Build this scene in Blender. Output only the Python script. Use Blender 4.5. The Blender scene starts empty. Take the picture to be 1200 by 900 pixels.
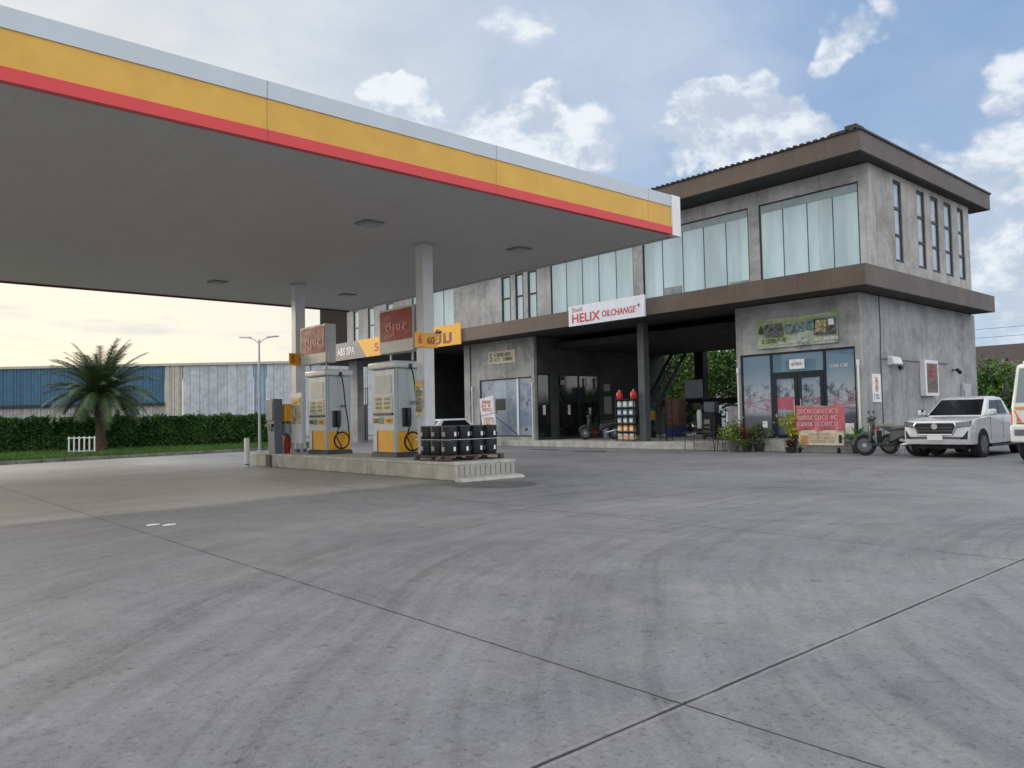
import bpy, bmesh, math, random
import numpy as np
from mathutils import Vector, Matrix
R = math.radians
random.seed(7)
S = bpy.context.scene
COL = S.collection
# ------------------------------------------------------------------ camera
YAW, PITCH, ROLL, F = .8491, .0443, -.02, 910.5
fw = Vector((math.cos(YAW)*math.cos(PITCH), math.sin(YAW)*math.cos(PITCH), math.sin(PITCH)))
r0 = Vector((math.sin(YAW), -math.cos(YAW), 0)); u0 = r0.cross(fw)
rt = math.cos(ROLL)*r0 + math.sin(ROLL)*u0; up = -math.sin(ROLL)*r0 + math.cos(ROLL)*u0
cd = bpy.data.cameras.new('camera'); cam = bpy.data.objects.new('camera', cd); COL.objects.link(cam)
cam.matrix_world = Matrix(((rt.x, up.x, -fw.x, 0), (rt.y, up.y, -fw.y, 0), (rt.z, up.z, -fw.z, 1.4), (0, 0, 0, 1)))
cd.sensor_fit = 'HORIZONTAL'; cd.sensor_width = 36; cd.lens = 36*F/1200; cd.clip_end = 3000; cd.clip_start = .05
S.camera = cam
# ------------------------------------------------------------------ light
SUN_AZ, SUN_EL = R(100), R(11)
S.view_settings.view_transform = 'Standard'; S.view_settings.look = 'None'
S.view_settings.gamma = 1; S.view_settings.exposure = 0.45; S.view_settings.use_curve_mapping = False
sl = bpy.data.lights.new('sun', 'SUN'); so = bpy.data.objects.new('sun', sl); COL.objects.link(so)
sl.energy = .9; sl.angle = R(12); sl.color = (1, .86, .68)
sdir = Vector((math.cos(SUN_AZ)*math.cos(SUN_EL), math.sin(SUN_AZ)*math.cos(SUN_EL), math.sin(SUN_EL)))
so.rotation_euler = sdir.to_track_quat('Z', 'Y').to_euler()

class NT:
    def __init__(s, nt): s.t = nt; s.n = nt.nodes; s.l = nt.links
    def node(s, ty, **k):
        n = s.n.new(ty)
        for a, b in k.items(): setattr(n, a, b)
        return n
    def inp(s, sock, v):
        if hasattr(v, 'is_linked') or isinstance(v, bpy.types.NodeSocket): s.l.new(v, sock)
        else: sock.default_value = v
    def math(s, op, a, b=0, c=None, clamp=False):
        n = s.node('ShaderNodeMath', operation=op, use_clamp=clamp); s.inp(n.inputs[0], a); s.inp(n.inputs[1], b)
        if c is not None: s.inp(n.inputs[2], c)
        return n.outputs[0]
    def vmath(s, op, a, b=(0, 0, 0)):
        n = s.node('ShaderNodeVectorMath', operation=op); s.inp(n.inputs[0], a); s.inp(n.inputs[1], b)
        return n.outputs['Value'] if op in ('DOT_PRODUCT', 'LENGTH', 'DISTANCE') else n.outputs[0]
    def noise(s, vec, scale, detail=4, rough=.55, dist=0):
        n = s.node('ShaderNodeTexNoise'); s.inp(n.inputs['Vector'], vec); n.inputs['Scale'].default_value = scale
        n.inputs['Detail'].default_value = detail; n.inputs['Roughness'].default_value = rough; n.inputs['Distortion'].default_value = dist
        return n.outputs['Fac']
    def step(s, v, a, b, lo=0., hi=1.):
        n = s.node('ShaderNodeMapRange', interpolation_type='SMOOTHSTEP'); s.inp(n.inputs[0], v)
        n.inputs[1].default_value = a; n.inputs[2].default_value = b; n.inputs[3].default_value = lo; n.inputs[4].default_value = hi
        return n.outputs[0]
    def mix(s, f, a, b, mode='MIX'):
        n = s.node('ShaderNodeMix', data_type='RGBA', blend_type=mode); s.inp(n.inputs[0], f)
        for so_, v in ((n.inputs[6], a), (n.inputs[7], b)): s.inp(so_, v if not isinstance(v, tuple) else (*v[:3], 1))
        return n.outputs[2]
    def xyz(s, vec):
        n = s.node('ShaderNodeSeparateXYZ'); s.inp(n.inputs[0], vec); return n.outputs
    def comb(s, x, y, z):
        n = s.node('ShaderNodeCombineXYZ')
        for i, v in enumerate((x, y, z)): s.inp(n.inputs[i], v)
        return n.outputs[0]

w = bpy.data.worlds.new('World'); S.world = w; w.use_nodes = True
T = NT(w.node_tree); T.n.clear()
sky = T.node('ShaderNodeTexSky', sky_type='NISHITA', sun_disc=False); sky.sun_elevation = SUN_EL; sky.sun_rotation = math.pi/2 - SUN_AZ
sky.air_density = 1.3; sky.dust_density = 2.2; sky.ozone_density = 1.5
tc = T.node('ShaderNodeTexCoord'); d = T.vmath('NORMALIZE', tc.outputs['Generated']); dx, dy, dz = T.xyz(d)[:3]
zz = T.math('ADD', T.math('MAXIMUM', dz, 0), .22)
P = T.comb(T.math('DIVIDE', dx, zz), T.math('DIVIDE', dy, zz), 0)
n1 = T.noise(P, .9, 9, .58, .25)
n2 = T.noise(T.vmath('MULTIPLY', d, (1, 1, 1.6)), 8, 12, .62, .25)          # cumulus detail
blob = None
dw = T.vmath('ADD', d, T.vmath('MULTIPLY', T.vmath('SUBTRACT', T.comb(T.noise(d, 9, 4), T.noise(T.vmath('ADD', d, (5, 1, 2)), 9, 4), T.noise(T.vmath('ADD', d, (2, 7, 4)), 9, 4)), (.5, .5, .5)), (.14, .14, .14)))
for (bx, by, bz, rad, amp) in ((.772, .515, .380, .045, 1), (.795, .485, .368, .06, 1), (.790, .50, .335, .075, 1), (.765, .535, .335, .05, 1), (.825, .455, .342, .065, 1), (.853, .43, .315, .07, .8), (.83, .47, .300, .09, .8),
                               (.655, .665, .372, .05, 1), (.635, .69, .350, .075, 1), (.61, .72, .33, .08, 1), (.585, .745, .32, .07, .9), (.67, .65, .325, .085, .9), (.64, .69, .30, .10, .8),
                               (.500, .78, .385, .035, 1), (.520, .77, .370, .04, 1), (.548, .765, .350, .04, .8), (.838, .373, .400, .04, .72), (.842, .355, .425, .035, .62), (.93, .27, .24, .13, .60), (.914, .244, .324, .055, .62), (.95, .25, .15, .16, .75), (.90, .36, .24, .10, .55), (.60, .64, .47, .08, .42)):
    dd = T.vmath('DISTANCE', T.vmath('MULTIPLY', dw, (1, 1, 1.35)), (bx, by, bz*1.35))
    b = T.math('MULTIPLY', T.step(dd, rad*.25, rad*1.35, 1, 0), amp); blob = b if blob is None else T.math('MAXIMUM', blob, b)
nn = T.math('SUBTRACT', n2, .5)
cum = T.step(T.math('ADD', T.math('MULTIPLY', blob, 1.45), T.math('MULTIPLY', nn, 1.7)), .42, .86)
n2b = T.noise(T.vmath('ADD', T.vmath('MULTIPLY', d, (1, 1, 1.6)), (.01, .012, .045)), 8, 7, .62, .25)
# thin sheet cloud, heavier to the upper left and, as added fill light, out of view
left = T.step(T.vmath('DOT_PRODUCT', d, (.30, .86, .42)), .74, 1.0)
away = T.math('MAXIMUM', T.step(T.vmath('DOT_PRODUCT', d, (.66, .75, 0)), .45, -.1), T.step(dz, .52, .72))
sheet = T.step(T.math('ADD', n1, T.math('ADD', T.math('MULTIPLY', left, .36), T.math('MULTIPLY', away, .6))), .40, .80)
hor = T.step(dz, .0, .40, 1, 0)
skc = T.vmath('MULTIPLY', sky.outputs[0], (.09, .09, .09))
west = T.step(T.vmath('DOT_PRODUCT', d, (-.17, .98, .08)), .50, 1.0)       # side of the low sun
base = T.mix(.80, skc, T.mix(hor, (.205, .325, .54), T.mix(west, (.42, .55, .70), (.86, .76, .58))))
shc = T.mix(n2, T.mix(west, (.30, .37, .48), (.50, .52, .54)), T.mix(west, (.52, .58, .66), (.84, .79, .68)))
lowc = T.mix(T.step(T.noise(T.vmath('MULTIPLY', d, (1, 1, 5)), 4, 5), .50, .66), (.80, .74, .60), (.50, .53, .55))
shc = T.mix(T.math('MULTIPLY', west, T.step(dz, .16, .26, 1, 0)), shc, lowc)
shc = T.mix(T.math('MULTIPLY', west, T.math('MULTIPLY', T.step(dz, .02, .11, 1, 0), .7)), shc, (.86, .66, .42))
shc = T.mix(away, shc, T.mix(n1, (.85, .86, .88), (1.55, 1.52, 1.46)))  # unseen cloud overhead and behind the camera, brightened to light the ground
c = T.mix(T.math('MULTIPLY', sheet, .80), base, shc)
cc = T.mix(T.step(T.math('SUBTRACT', n2, n2b), -.10, .09), (.40, .46, .55), (.66, .69, .72))
c = T.mix(T.math('MULTIPLY', cum, .88), c, cc)
bg = T.node('ShaderNodeBackground'); T.l.new(c, bg.inputs[0]); bg.inputs[1].default_value = 1.0
wo = T.node('ShaderNodeOutputWorld'); T.l.new(bg.outputs[0], wo.inputs[0])

# ------------------------------------------------------------------ materials
MATS = {}
def newmat(name):
    m = bpy.data.materials.new(name); m.use_nodes = True; t = NT(m.node_tree); t.n.clear()
    p = t.node('ShaderNodeBsdfPrincipled'); o = t.node('ShaderNodeOutputMaterial'); t.l.new(p.outputs[0], o.inputs[0])
    tcn = t.node('ShaderNodeTexCoord'); MATS[name] = m
    return m, t, p, tcn.outputs['Object']
def mat(name, col, rough=.6, metal=0, var=.12, scale=3, bump=0, bscale=40, dirt=0, spec=.5, coat=0, detail=5):
    if name in MATS: return MATS[name]
    m, t, p, oc = newmat(name)
    n = t.noise(oc, scale, detail, .6)
    f = t.step(n, .3, .7, 1-var, 1+var)
    c = t.vmath('MULTIPLY', (*col,), t.comb(f, f, f))
    if dirt:
        x = t.xyz(oc); st = t.noise(t.vmath('MULTIPLY', oc, (5, 5, .35)), 1.2, 6, .65)
        c = t.mix(t.math('MULTIPLY', t.step(st, .5, .75), dirt), c, tuple(v*.35 for v in col))
    t.inp(p.inputs['Base Color'], c); p.inputs['Metallic'].default_value = metal
    t.inp(p.inputs['Roughness'], t.step(t.noise(oc, scale*2.3, 4), .3, .7, max(rough-.08, .02), min(rough+.08, 1)))
    p.inputs['Specular IOR Level'].default_value = spec; p.inputs['Coat Weight'].default_value = coat; p.inputs['Coat Roughness'].default_value = .05
    if bump:
        b = t.node('ShaderNodeBump'); b.inputs['Strength'].default_value = bump; b.inputs['Distance'].default_value = .02
        t.l.new(t.noise(oc, bscale, 5), b.inputs['Height']); t.l.new(b.outputs[0], p.inputs['Normal'])
    return m
def concrete_wall(name, col, warm=0):
    m, t, p, oc = newmat(name)
    a = t.noise(oc, .55, 8, .62, .4); b = t.noise(oc, 3.5, 7, .65); st = t.noise(t.vmath('MULTIPLY', oc, (2.2, 2.2, .16)), 1.6, 7, .62, .3)
    f = t.math('ADD', t.step(a, .32, .68, .70, 1.18), t.math('MULTIPLY', t.math('SUBTRACT', b, .5), .75))
    c = t.vmath('MULTIPLY', col, t.comb(f, f, f))
    c = t.mix(t.math('MULTIPLY', t.step(st, .52, .70), .55), c, tuple(v*.42 for v in col))
    pale = t.step(t.noise(t.vmath('ADD', oc, (9, 3, 5)), 1.1, 6, .6, .6), .58, .75)
    c = t.mix(t.math('MULTIPLY', pale, .38), c, tuple(min(v*1.7, .6) for v in col))
    t.inp(p.inputs['Base Color'], c); p.inputs['Roughness'].default_value = .78
    bn = t.node('ShaderNodeBump'); bn.inputs['Strength'].default_value = .25; bn.inputs['Distance'].default_value = .02
    t.l.new(t.noise(oc, 14, 7, .65), bn.inputs['Height']); t.l.new(bn.outputs[0], p.inputs['Normal'])
    return m
def panel_mat(name, col, axis, pitch, rough=.45, width=.012, dark=.35, var=.15, offs=0.):
    m, t, p, oc = newmat(name); x = t.xyz(oc)
    v = t.math('FRACT', t.math('DIVIDE', t.math('ADD', x[axis], 500+offs), pitch))
    line = t.math('LESS_THAN', v, width/pitch)
    cell = t.math('FLOOR', t.math('DIVIDE', t.math('ADD', x[axis], 500+offs), pitch))
    wn = t.node('ShaderNodeTexWhiteNoise', noise_dimensions='1D'); t.l.new(cell, wn.inputs['W'])
    f = t.math('ADD', t.step(t.noise(oc, 1.6, 6, .6), .3, .7, 1-var, 1+var), t.math('MULTIPLY', t.math('SUBTRACT', wn.outputs[0], .5), var))
    c = t.vmath('MULTIPLY', col, t.comb(f, f, f)); c = t.mix(line, c, tuple(k*dark for k in col))
    t.inp(p.inputs['Base Color'], c); p.inputs['Roughness'].default_value = rough
    return m
M_WALL = concrete_wall('polished_cement', (.37, .37, .365)); M_WALL2 = concrete_wall('side_cement', (.33, .335, .345))
M_BROWN = panel_mat('brown_panel', (.088, .062, .047), 1, 1.22, .5); M_BROWNX = panel_mat('brown_panel_side', (.095, .072, .060), 0, 1.22, .5)
M_DARK = mat('dark_metal', (.018, .02, .024), .4, .3)
M_ROOF = mat('dark_roof_sheet', (.035, .033, .033), .5, .4)
M_SOFFIT = panel_mat('soffit_strips', (.50, .492, .492), 0, .30, .5, .010, .84, .03)
M_WHITE = mat('white_paint', (.74, .75, .76), .35, var=.05, dirt=.12)
M_FASC = panel_mat('white_fascia', (.50, .56, .62), 0, 4.9, .3, .02, .5, .03, 1.3)
M_YEL = panel_mat('yellow_fascia', (.64, .365, .045), 0, 4.9, .32, .02, .6, .07, 1.3)
M_RED = panel_mat('red_fascia', (.62, .035, .045), 0, 4.9, .3, .02, .6, .03, 1.3)
M_YELP = mat('yellow_panel', (.80, .40, .02), .35, var=.05); M_REDP = mat('red_panel', (.30, .022, .02), .5, var=.2, scale=3, spec=.25)
M_REDB = mat('bright_red', (.65, .03, .035), .4); M_GREY = mat('light_grey_metal', (.45, .46, .47), .4, .2, dirt=.15)
M_COLM = mat('column_paint', (.60, .62, .64), .38, var=.06, dirt=.10)
M_KERB = mat('pale_concrete', (.46, .45, .42), .85, var=.2, scale=2.5, bump=.3, dirt=.3)
M_ISL = mat('island_concrete', (.40, .385, .34), .8, var=.22, scale=2, bump=.3, dirt=.4)
M_BLACK = mat('black_plastic', (.014, .016, .018), .38); M_RUB = mat('rubber', (.012, .012, .013), .8)
M_CHROME = mat('chrome', (.75, .76, .78), .15, 1, var=.02); M_KIOSK = mat('kiosk_grey', (.16, .18, .21), .45, .3, var=.08)
M_CREAM = mat('cream_board', (.66, .58, .43), .6, var=.12, dirt=.2); M_TEXTR = mat('red_ink', (.55, .04, .04), .5); M_TEXTW = mat('white_ink', (.8, .8, .8), .5)
M_TEXTB = mat('blue_ink', (.05, .08, .2), .5); M_TEXTK = mat('dark_ink', (.03, .03, .03), .5)
M_BARK = mat('bark', (.085, .062, .045), .9, var=.35, scale=8, bump=.8, bscale=30); M_STEEL = mat('galvanised', (.38, .40, .41), .4, .6)
M_WOOD = mat('pallet_wood', (.10, .065, .05), .85, var=.3, scale=8)
M_CARW = mat('car_white', (.62, .63, .655), .22, var=.02, coat=.8); M_CARGLASS = mat('car_glass', (.010, .012, .015), .1, var=.05, spec=.35)
M_LENS = mat('lamp_lens', (.10, .11, .13), .12, var=.2, spec=.8, coat=.5); M_ORG = mat('orange_lens', (.80, .16, .02), .2, coat=.5)
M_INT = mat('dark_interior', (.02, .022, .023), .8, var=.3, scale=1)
M_DGLASS = mat('door_glass', (.012, .016, .018), .05, var=.1, spec=.8)
def leafmat(name, a, b, sc=1.2, sc2=14):
    m, t, p, oc = newmat(name)
    f = t.math('ADD', t.math('MULTIPLY', t.noise(oc, sc, 3), .6), t.math('MULTIPLY', t.noise(oc, sc2, 2), .5))
    t.inp(p.inputs['Base Color'], t.mix(t.step(f, .38, .72), a, b)); p.inputs['Roughness'].default_value = .55
    p.inputs['Specular IOR Level'].default_value = .3
    p.inputs['Transmission Weight'].default_value = 0
    return m
M_HEDGE = leafmat('hedge_leaf', (.012, .045, .010), (.06, .15, .028), .9, 20); M_TREE = leafmat('tree_leaf', (.035, .085, .018), (.17, .30, .06), .9)
M_PALM = leafmat('palm_leaf', (.035, .065, .03), (.11, .165, .075), .8); M_GRASS = leafmat('grass_blade', (.035, .10, .015), (.11, .22, .04), .6)
M_PLANT = leafmat('plant_leaf', (.06, .13, .02), (.25, .33, .05), 4); M_REDLEAF = leafmat('red_leaf', (.10, .03, .03), (.20, .12, .06), 5)

def glass_mat():
    m, t, p, oc = newmat('curtain_glass'); x = t.xyz(oc)
    n = t.noise(t.vmath('MULTIPLY', oc, (1, 1, .25)), 1.1, 4); fold = t.noise(t.vmath('MULTIPLY', oc, (9, 9, .05)), 1, 2)
    cell = t.math('FLOOR', t.math('DIVIDE', t.math('ADD', x[1], 200), 1.06)); wn = t.node('ShaderNodeTexWhiteNoise', noise_dimensions='1D'); t.l.new(cell, wn.inputs['W'])
    f = t.math('ADD', t.math('ADD', t.step(n, .3, .7, .82, 1.12), t.math('MULTIPLY', t.math('SUBTRACT', fold, .5), .08)), t.math('MULTIPLY', t.math('SUBTRACT', wn.outputs[0], .5), .22))
    t.inp(p.inputs['Base Color'], t.vmath('MULTIPLY', (.38, .54, .585), t.comb(f, f, f)))
    p.inputs['Roughness'].default_value = .35; p.inputs['Coat Weight'].default_value = 1; p.inputs['Coat Roughness'].default_value = .02; p.inputs['Coat IOR'].default_value = 1.6
    return m
M_GLASS = glass_mat()
def poster_mat():
    m, t, p, oc = newmat('landscape_film'); x = t.xyz(oc)
    z = t.math('ADD', x[2], t.math('MULTIPLY', t.math('SUBTRACT', t.noise(oc, 1.4, 3), .5), .35))
    c = t.mix(t.step(z, 1.9, 3.3), (.33, .38, .44), (.09, .19, .27))
    tree = t.math('MULTIPLY', t.step(t.noise(t.vmath('MULTIPLY', oc, (1, 1, .8)), 3.2, 7, .75), .47, .58), t.math('MULTIPLY', t.step(z, 1.65, 1.8), t.step(z, 2.3, 2.65, 1, 0)))
    c = t.mix(tree, c, (.03, .05, .06))
    car = t.math('MULTIPLY', t.step(t.noise(t.vmath('MULTIPLY', oc, (1, 1, 3.5)), 2.6, 7, .75), .46, .56), t.math('MULTIPLY', t.step(z, 1.35, 1.5), t.step(z, 1.95, 2.05, 1, 0)))
    c = t.mix(car, c, t.mix(t.noise(oc, 5, 3), (.12, .06, .10), (.40, .20, .27)))
    c = t.mix(t.step(z, 1.2, 1.55, 1, 0), c, t.mix(t.noise(oc, 1.3, 5, .6), (.03, .045, .06), (.20, .20, .24)))
    t.inp(p.inputs['Base Color'], c); p.inputs['Roughness'].default_value = .4; p.inputs['Coat Weight'].default_value = .7; p.inputs['Coat Roughness'].default_value = .03
    return m
M_FILM = poster_mat()
def film2():
    m, t, p, oc = newmat('blue_film')
    c = t.mix(t.step(t.noise(oc, 1.0, 3), .4, .6), (.17, .23, .32), (.30, .36, .44))
    c = t.mix(t.step(t.noise(t.vmath('ADD', oc, (4, 1, 2)), 1.5, 4, .7), .60, .66), c, (.05, .055, .07))
    c = t.mix(t.step(t.noise(t.vmath('ADD', oc, (8, 5, 1)), 1.9, 4, .7), .63, .69), c, (.36, .16, .18))
    t.inp(p.inputs['Base Color'], c); p.inputs['Roughness'].default_value = .35; p.inputs['Coat Weight'].default_value = .6
    return m
M_FILM2 = film2()

def ground_mat():
    m, t, p, oc = newmat('forecourt_concrete'); x, y, z = t.xyz(oc)[:3]
    a = t.noise(oc, .22, 6, .6, .5); b = t.noise(oc, 1.3, 8, .70, .5); c_ = t.noise(oc, 9, 6, .7)
    f = t.math('ADD', t.step(a, .3, .7, .86, 1.10), t.math('ADD', t.math('MULTIPLY', t.math('SUBTRACT', b, .5), .60), t.math('MULTIPLY', t.math('SUBTRACT', c_, .5), .50)))
    fine = t.noise(oc, 60, 3, .6); f = t.math('ADD', f, t.math('MULTIPLY', t.math('SUBTRACT', fine, .5), .60))
    # tyre sweeps: rings about the centres cars turn around
    for cx, cy, k, s1, lo, hi, amp in ((10.5, -4, 1.5, .5, .38, .70, .18), (10.5, -4, 5, .5, .44, .74, .17), (15.5, 8.6, 5, .5, .46, .74, .34), (20, 3, 7, .4, .50, .70, .22)):
        v = t.vmath('SUBTRACT', oc, (cx, cy, 0)); rad = t.math('ADD', t.vmath('LENGTH', v), t.math('MULTIPLY', t.noise(oc, .22, 1), .9))
        q = t.comb(t.math('MULTIPLY', rad, k), t.math('MULTIPLY', a, .7), t.math('MULTIPLY', t.math('ARCTAN2', t.xyz(v)[1], t.xyz(v)[0]), .8))
        n = t.noise(q, s1*4, 6, .6)
        msk = t.step(t.noise(t.vmath('ADD', oc, (cx, cy, 3)), .16, 3), .38, .6)
        if cx > 11: msk = t.math('MULTIPLY', msk, t.step(t.vmath('LENGTH', v), 7.5, 10.5, 1, 0))
        f = t.math('SUBTRACT', f, t.math('MULTIPLY', t.math('MULTIPLY', t.step(n, lo, hi), msk), amp))
    # grit: light and dark specks, shallow pits, fine drag marks
    sk = t.noise(t.vmath('ADD', oc, (11, 5, 0)), 26, 2, .5); f = t.math('SUBTRACT', f, t.math('MULTIPLY', t.step(sk, .60, .68), .28)); f = t.math('ADD', f, t.math('MULTIPLY', t.step(sk, .40, .32), .16))
    pt = t.noise(t.vmath('ADD', oc, (1, 15, 0)), 5.5, 3, .6); f = t.math('SUBTRACT', f, t.math('MULTIPLY', t.step(pt, .62, .72), .22))
    va = t.xyz(t.vmath('SUBTRACT', oc, (10.5, -4, 0))); ra = t.vmath('LENGTH', t.vmath('SUBTRACT', oc, (10.5, -4, 0)))
    dr = t.noise(t.comb(t.math('MULTIPLY', ra, 9), t.math('MULTIPLY', t.math('ARCTAN2', va[1], va[0]), 5), 0), 1, 5, .7, .3); f = t.math('ADD', f, t.math('MULTIPLY', t.math('SUBTRACT', dr, .5), .42))
    # broom finish
    br = t.noise(t.vmath('MULTIPLY', oc, (34, 1.2, 1)), 1, 4, .7, .2); f = t.math('ADD', f, t.math('MULTIPLY', t.math('SUBTRACT', br, .5), .22))
    col = t.vmath('MULTIPLY', (.194, .198, .214), t.comb(f, f, f))
    tint = t.noise(t.vmath('ADD', oc, (7, 2, 0)), .7, 5, .65, .4); col = t.mix(t.step(tint, .35, .65, 0, .55), col, t.vmath('MULTIPLY', (.232, .228, .226), t.comb(f, f, f)))
    # cleaner slab inside the canopy drip line, yellowish sky reflection painted into its colour
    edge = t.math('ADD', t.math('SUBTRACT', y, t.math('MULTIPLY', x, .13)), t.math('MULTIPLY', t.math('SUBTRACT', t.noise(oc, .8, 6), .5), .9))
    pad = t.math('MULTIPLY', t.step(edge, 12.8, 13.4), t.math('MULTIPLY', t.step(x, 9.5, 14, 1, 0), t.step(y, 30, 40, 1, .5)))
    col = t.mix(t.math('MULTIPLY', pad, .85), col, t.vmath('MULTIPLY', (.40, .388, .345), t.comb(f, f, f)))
    # spots
    sp = t.step(t.noise(t.vmath('MULTIPLY', t.vmath('ADD', oc, (3, 7, 0)), (1.6, 1, 1)), 4.5, 3, .55), .66, .72); col = t.mix(t.math('MULTIPLY', sp, .4), col, (.10, .10, .105))
    oil = t.step(t.vmath('DISTANCE', t.vmath('MULTIPLY', oc, (1, .8, 0)), (10.7, 10.4, 0)), .3, 1.5, 1, 0)
    oil = t.step(t.math('ADD', oil, t.math('SUBTRACT', b, .5)), .35, .6); col = t.mix(t.math('MULTIPLY', oil, .75), col, (.035, .037, .042))
    # joints
    wob = t.math('MULTIPLY', t.math('SUBTRACT', t.noise(oc, 6, 3), .5), .012)
    def joint(v, off, pitch, wd):
        g = t.math('SUBTRACT', t.math('FRACT', t.math('ADD', t.math('DIVIDE', t.math('SUBTRACT', t.math('ADD', v, wob), off), pitch), .5)), .5)
        return t.math('MULTIPLY', t.math('ABSOLUTE', g), pitch)
    jx = joint(x, 3.13, 5.14, 0); jy = joint(y, 2.35, 5.2, 0)
    wv = t.math('MULTIPLY', t.step(t.noise(oc, 2.5, 4), .3, .6, .55, 1), 1)
    l1 = t.step(t.math('DIVIDE', jx, wv), .005, .010, 1, 0); l2 = t.step(t.math('DIVIDE', jy, wv), .007, .012, 1, 0)
    l2 = t.math('MULTIPLY', l2, t.math('MAXIMUM', t.step(y, 4.5, 6, 1, 0), t.step(x, 5, 12, .12, .7)))
    ln = t.math('MAXIMUM', l1, l2)
    halo = t.math('MAXIMUM', t.step(jx, .0, .09, 1, 0), t.step(jy, .0, .12, 1, 0)); col = t.mix(t.math('MULTIPLY', halo, .16), col, (.12, .115, .11))
    lip = t.math('MULTIPLY', t.step(jy, .018, .022), t.step(jy, .025, .04, 1, 0)); col = t.mix(t.math('MULTIPLY', lip, .15), col, (.5, .5, .5))
    col = t.mix(t.math('MULTIPLY', ln, .97), col, (.006, .006, .007))
    t.inp(p.inputs['Base Color'], col)
    t.inp(p.inputs['Roughness'], t.math('SUBTRACT', t.step(b, .3, .7, .50, .68), t.math('MULTIPLY', oil, .25)))
    bn = t.node('ShaderNodeBump'); bn.inputs['Strength'].default_value = .35; bn.inputs['Distance'].default_value = .01
    h = t.math('SUBTRACT', t.math('ADD', t.math('MULTIPLY', c_, .5), t.math('MULTIPLY', fine, .5)), t.math('MULTIPLY', ln, .8))
    t.l.new(h, bn.inputs['Height']); t.l.new(bn.outputs[0], p.inputs['Normal'])
    return m
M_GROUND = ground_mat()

# ------------------------------------------------------------------ mesh helpers
class MB:
    def __init__(s): s.v = []; s.f = []
    def add(s, vs, fs, xf=None):
        o = len(s.v)
        s.v += [tuple(xf @ Vector(v)) if xf else tuple(v) for v in vs]; s.f += [tuple(i+o for i in f) for f in fs]; return s
    def box(s, x0, x1, y0, y1, z0, z1, xf=None):
        return s.add([(x0,y0,z0),(x1,y0,z0),(x1,y1,z0),(x0,y1,z0),(x0,y0,z1),(x1,y0,z1),(x1,y1,z1),(x0,y1,z1)],
                     [(0,3,2,1),(4,5,6,7),(0,1,5,4),(1,2,6,5),(2,3,7,6),(3,0,4,7)], xf)
    def hexa(s, b, t): # 4 bottom, 4 top points
        return s.add(list(b)+list(t), [(0,3,2,1),(4,5,6,7),(0,1,5,4),(1,2,6,5),(2,3,7,6),(3,0,4,7)])
    def quad(s, *p): return s.add(p, [tuple(range(len(p)))])
    def tube(s, pts, r, n=8, cap=True, xf=None):
        pts = [Vector(p) for p in pts]; rs = r if isinstance(r, (list, tuple)) else [r]*len(pts); vs = []; fs = []
        ref = Vector((0, 0, 1)) if abs((pts[-1]-pts[0]).normalized().z) < .9 else Vector((1, 0, 0))
        for i, p in enumerate(pts):
            t = (pts[min(i+1, len(pts)-1)]-pts[max(i-1, 0)]).normalized(); a = t.cross(ref)
            if a.length < 1e-4: a = t.cross(Vector((0, 1, 0)))
            a.normalize(); b = t.cross(a)
            for k in range(n):
                an = 2*math.pi*k/n; vs.append(p+rs[i]*(math.cos(an)*a+math.sin(an)*b))
        for i in range(len(pts)-1):
            for k in range(n): fs.append((i*n+k, i*n+(k+1) % n, (i+1)*n+(k+1) % n, (i+1)*n+k))
        if cap: fs += [tuple(range(n))[::-1], tuple(range((len(pts)-1)*n, len(pts)*n))]
        return s.add(vs, fs, xf)
    def lathe(s, prof, c=(0, 0, 0), n=16, axis='Z', xf=None): # prof: (r,h)
        vs = []; fs = []
        for r, h in prof:
            for k in range(n):
                a = 2*math.pi*k/n; p = (r*math.cos(a), r*math.sin(a), h)
                if axis == 'Y': p = (p[0], p[2], p[1])
                if axis == 'X': p = (p[2], p[0], p[1])
                vs.append((p[0]+c[0], p[1]+c[1], p[2]+c[2]))
        for i in range(len(prof)-1):
            for k in range(n): fs.append((i*n+k, i*n+(k+1) % n, (i+1)*n+(k+1) % n, (i+1)*n+k))
        fs += [tuple(range(n))[::-1], tuple(range((len(prof)-1)*n, len(prof)*n))]
        return s.add(vs, fs, xf)
    def prism(s, poly, axis, a, b, xf=None): # poly 2d extruded along axis from a to b
        n = len(poly)
        def P(u, v, w): return (w, u, v) if axis == 'X' else ((u, w, v) if axis == 'Y' else (u, v, w))
        return s.add([P(u, v, a) for u, v in poly]+[P(u, v, b) for u, v in poly], [tuple(range(n)), tuple(range(n, 2*n))[::-1]]+[(i, (i+1) % n, n+(i+1) % n, n+i) for i in range(n)], xf)
    def build(s, name, m, parent=None, smooth=False, bevel=0, seg=2, off=None, world=False, **tags):
        me = bpy.data.meshes.new(name); v = s.v
        if parent is not None and world:
            iv = parent_world(parent).inverted(); v = [tuple(iv @ Vector(q)) for q in v]
        me.from_pydata(v, [], s.f)
        bm = bmesh.new(); bm.from_mesh(me); bmesh.ops.recalc_face_normals(bm, faces=bm.faces); bm.to_mesh(me); bm.free()
        me.materials.append(m); o = bpy.data.objects.new(name, me); COL.objects.link(o)
        me.shade_smooth(); me.set_sharp_from_angle(angle=R(60 if smooth else 33))
        if bevel:
            b = o.modifiers.new('bevel', 'BEVEL'); b.width = bevel; b.segments = seg; b.limit_method = 'ANGLE'; b.angle_limit = R(40)
        if parent is not None: o.parent = parent
        for k, q in tags.items(): o[k] = q
        return o
def parent_world(o):
    m = Matrix.LocRotScale(o.location, o.rotation_euler, o.scale)
    return parent_world(o.parent) @ m if o.parent else m
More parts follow.
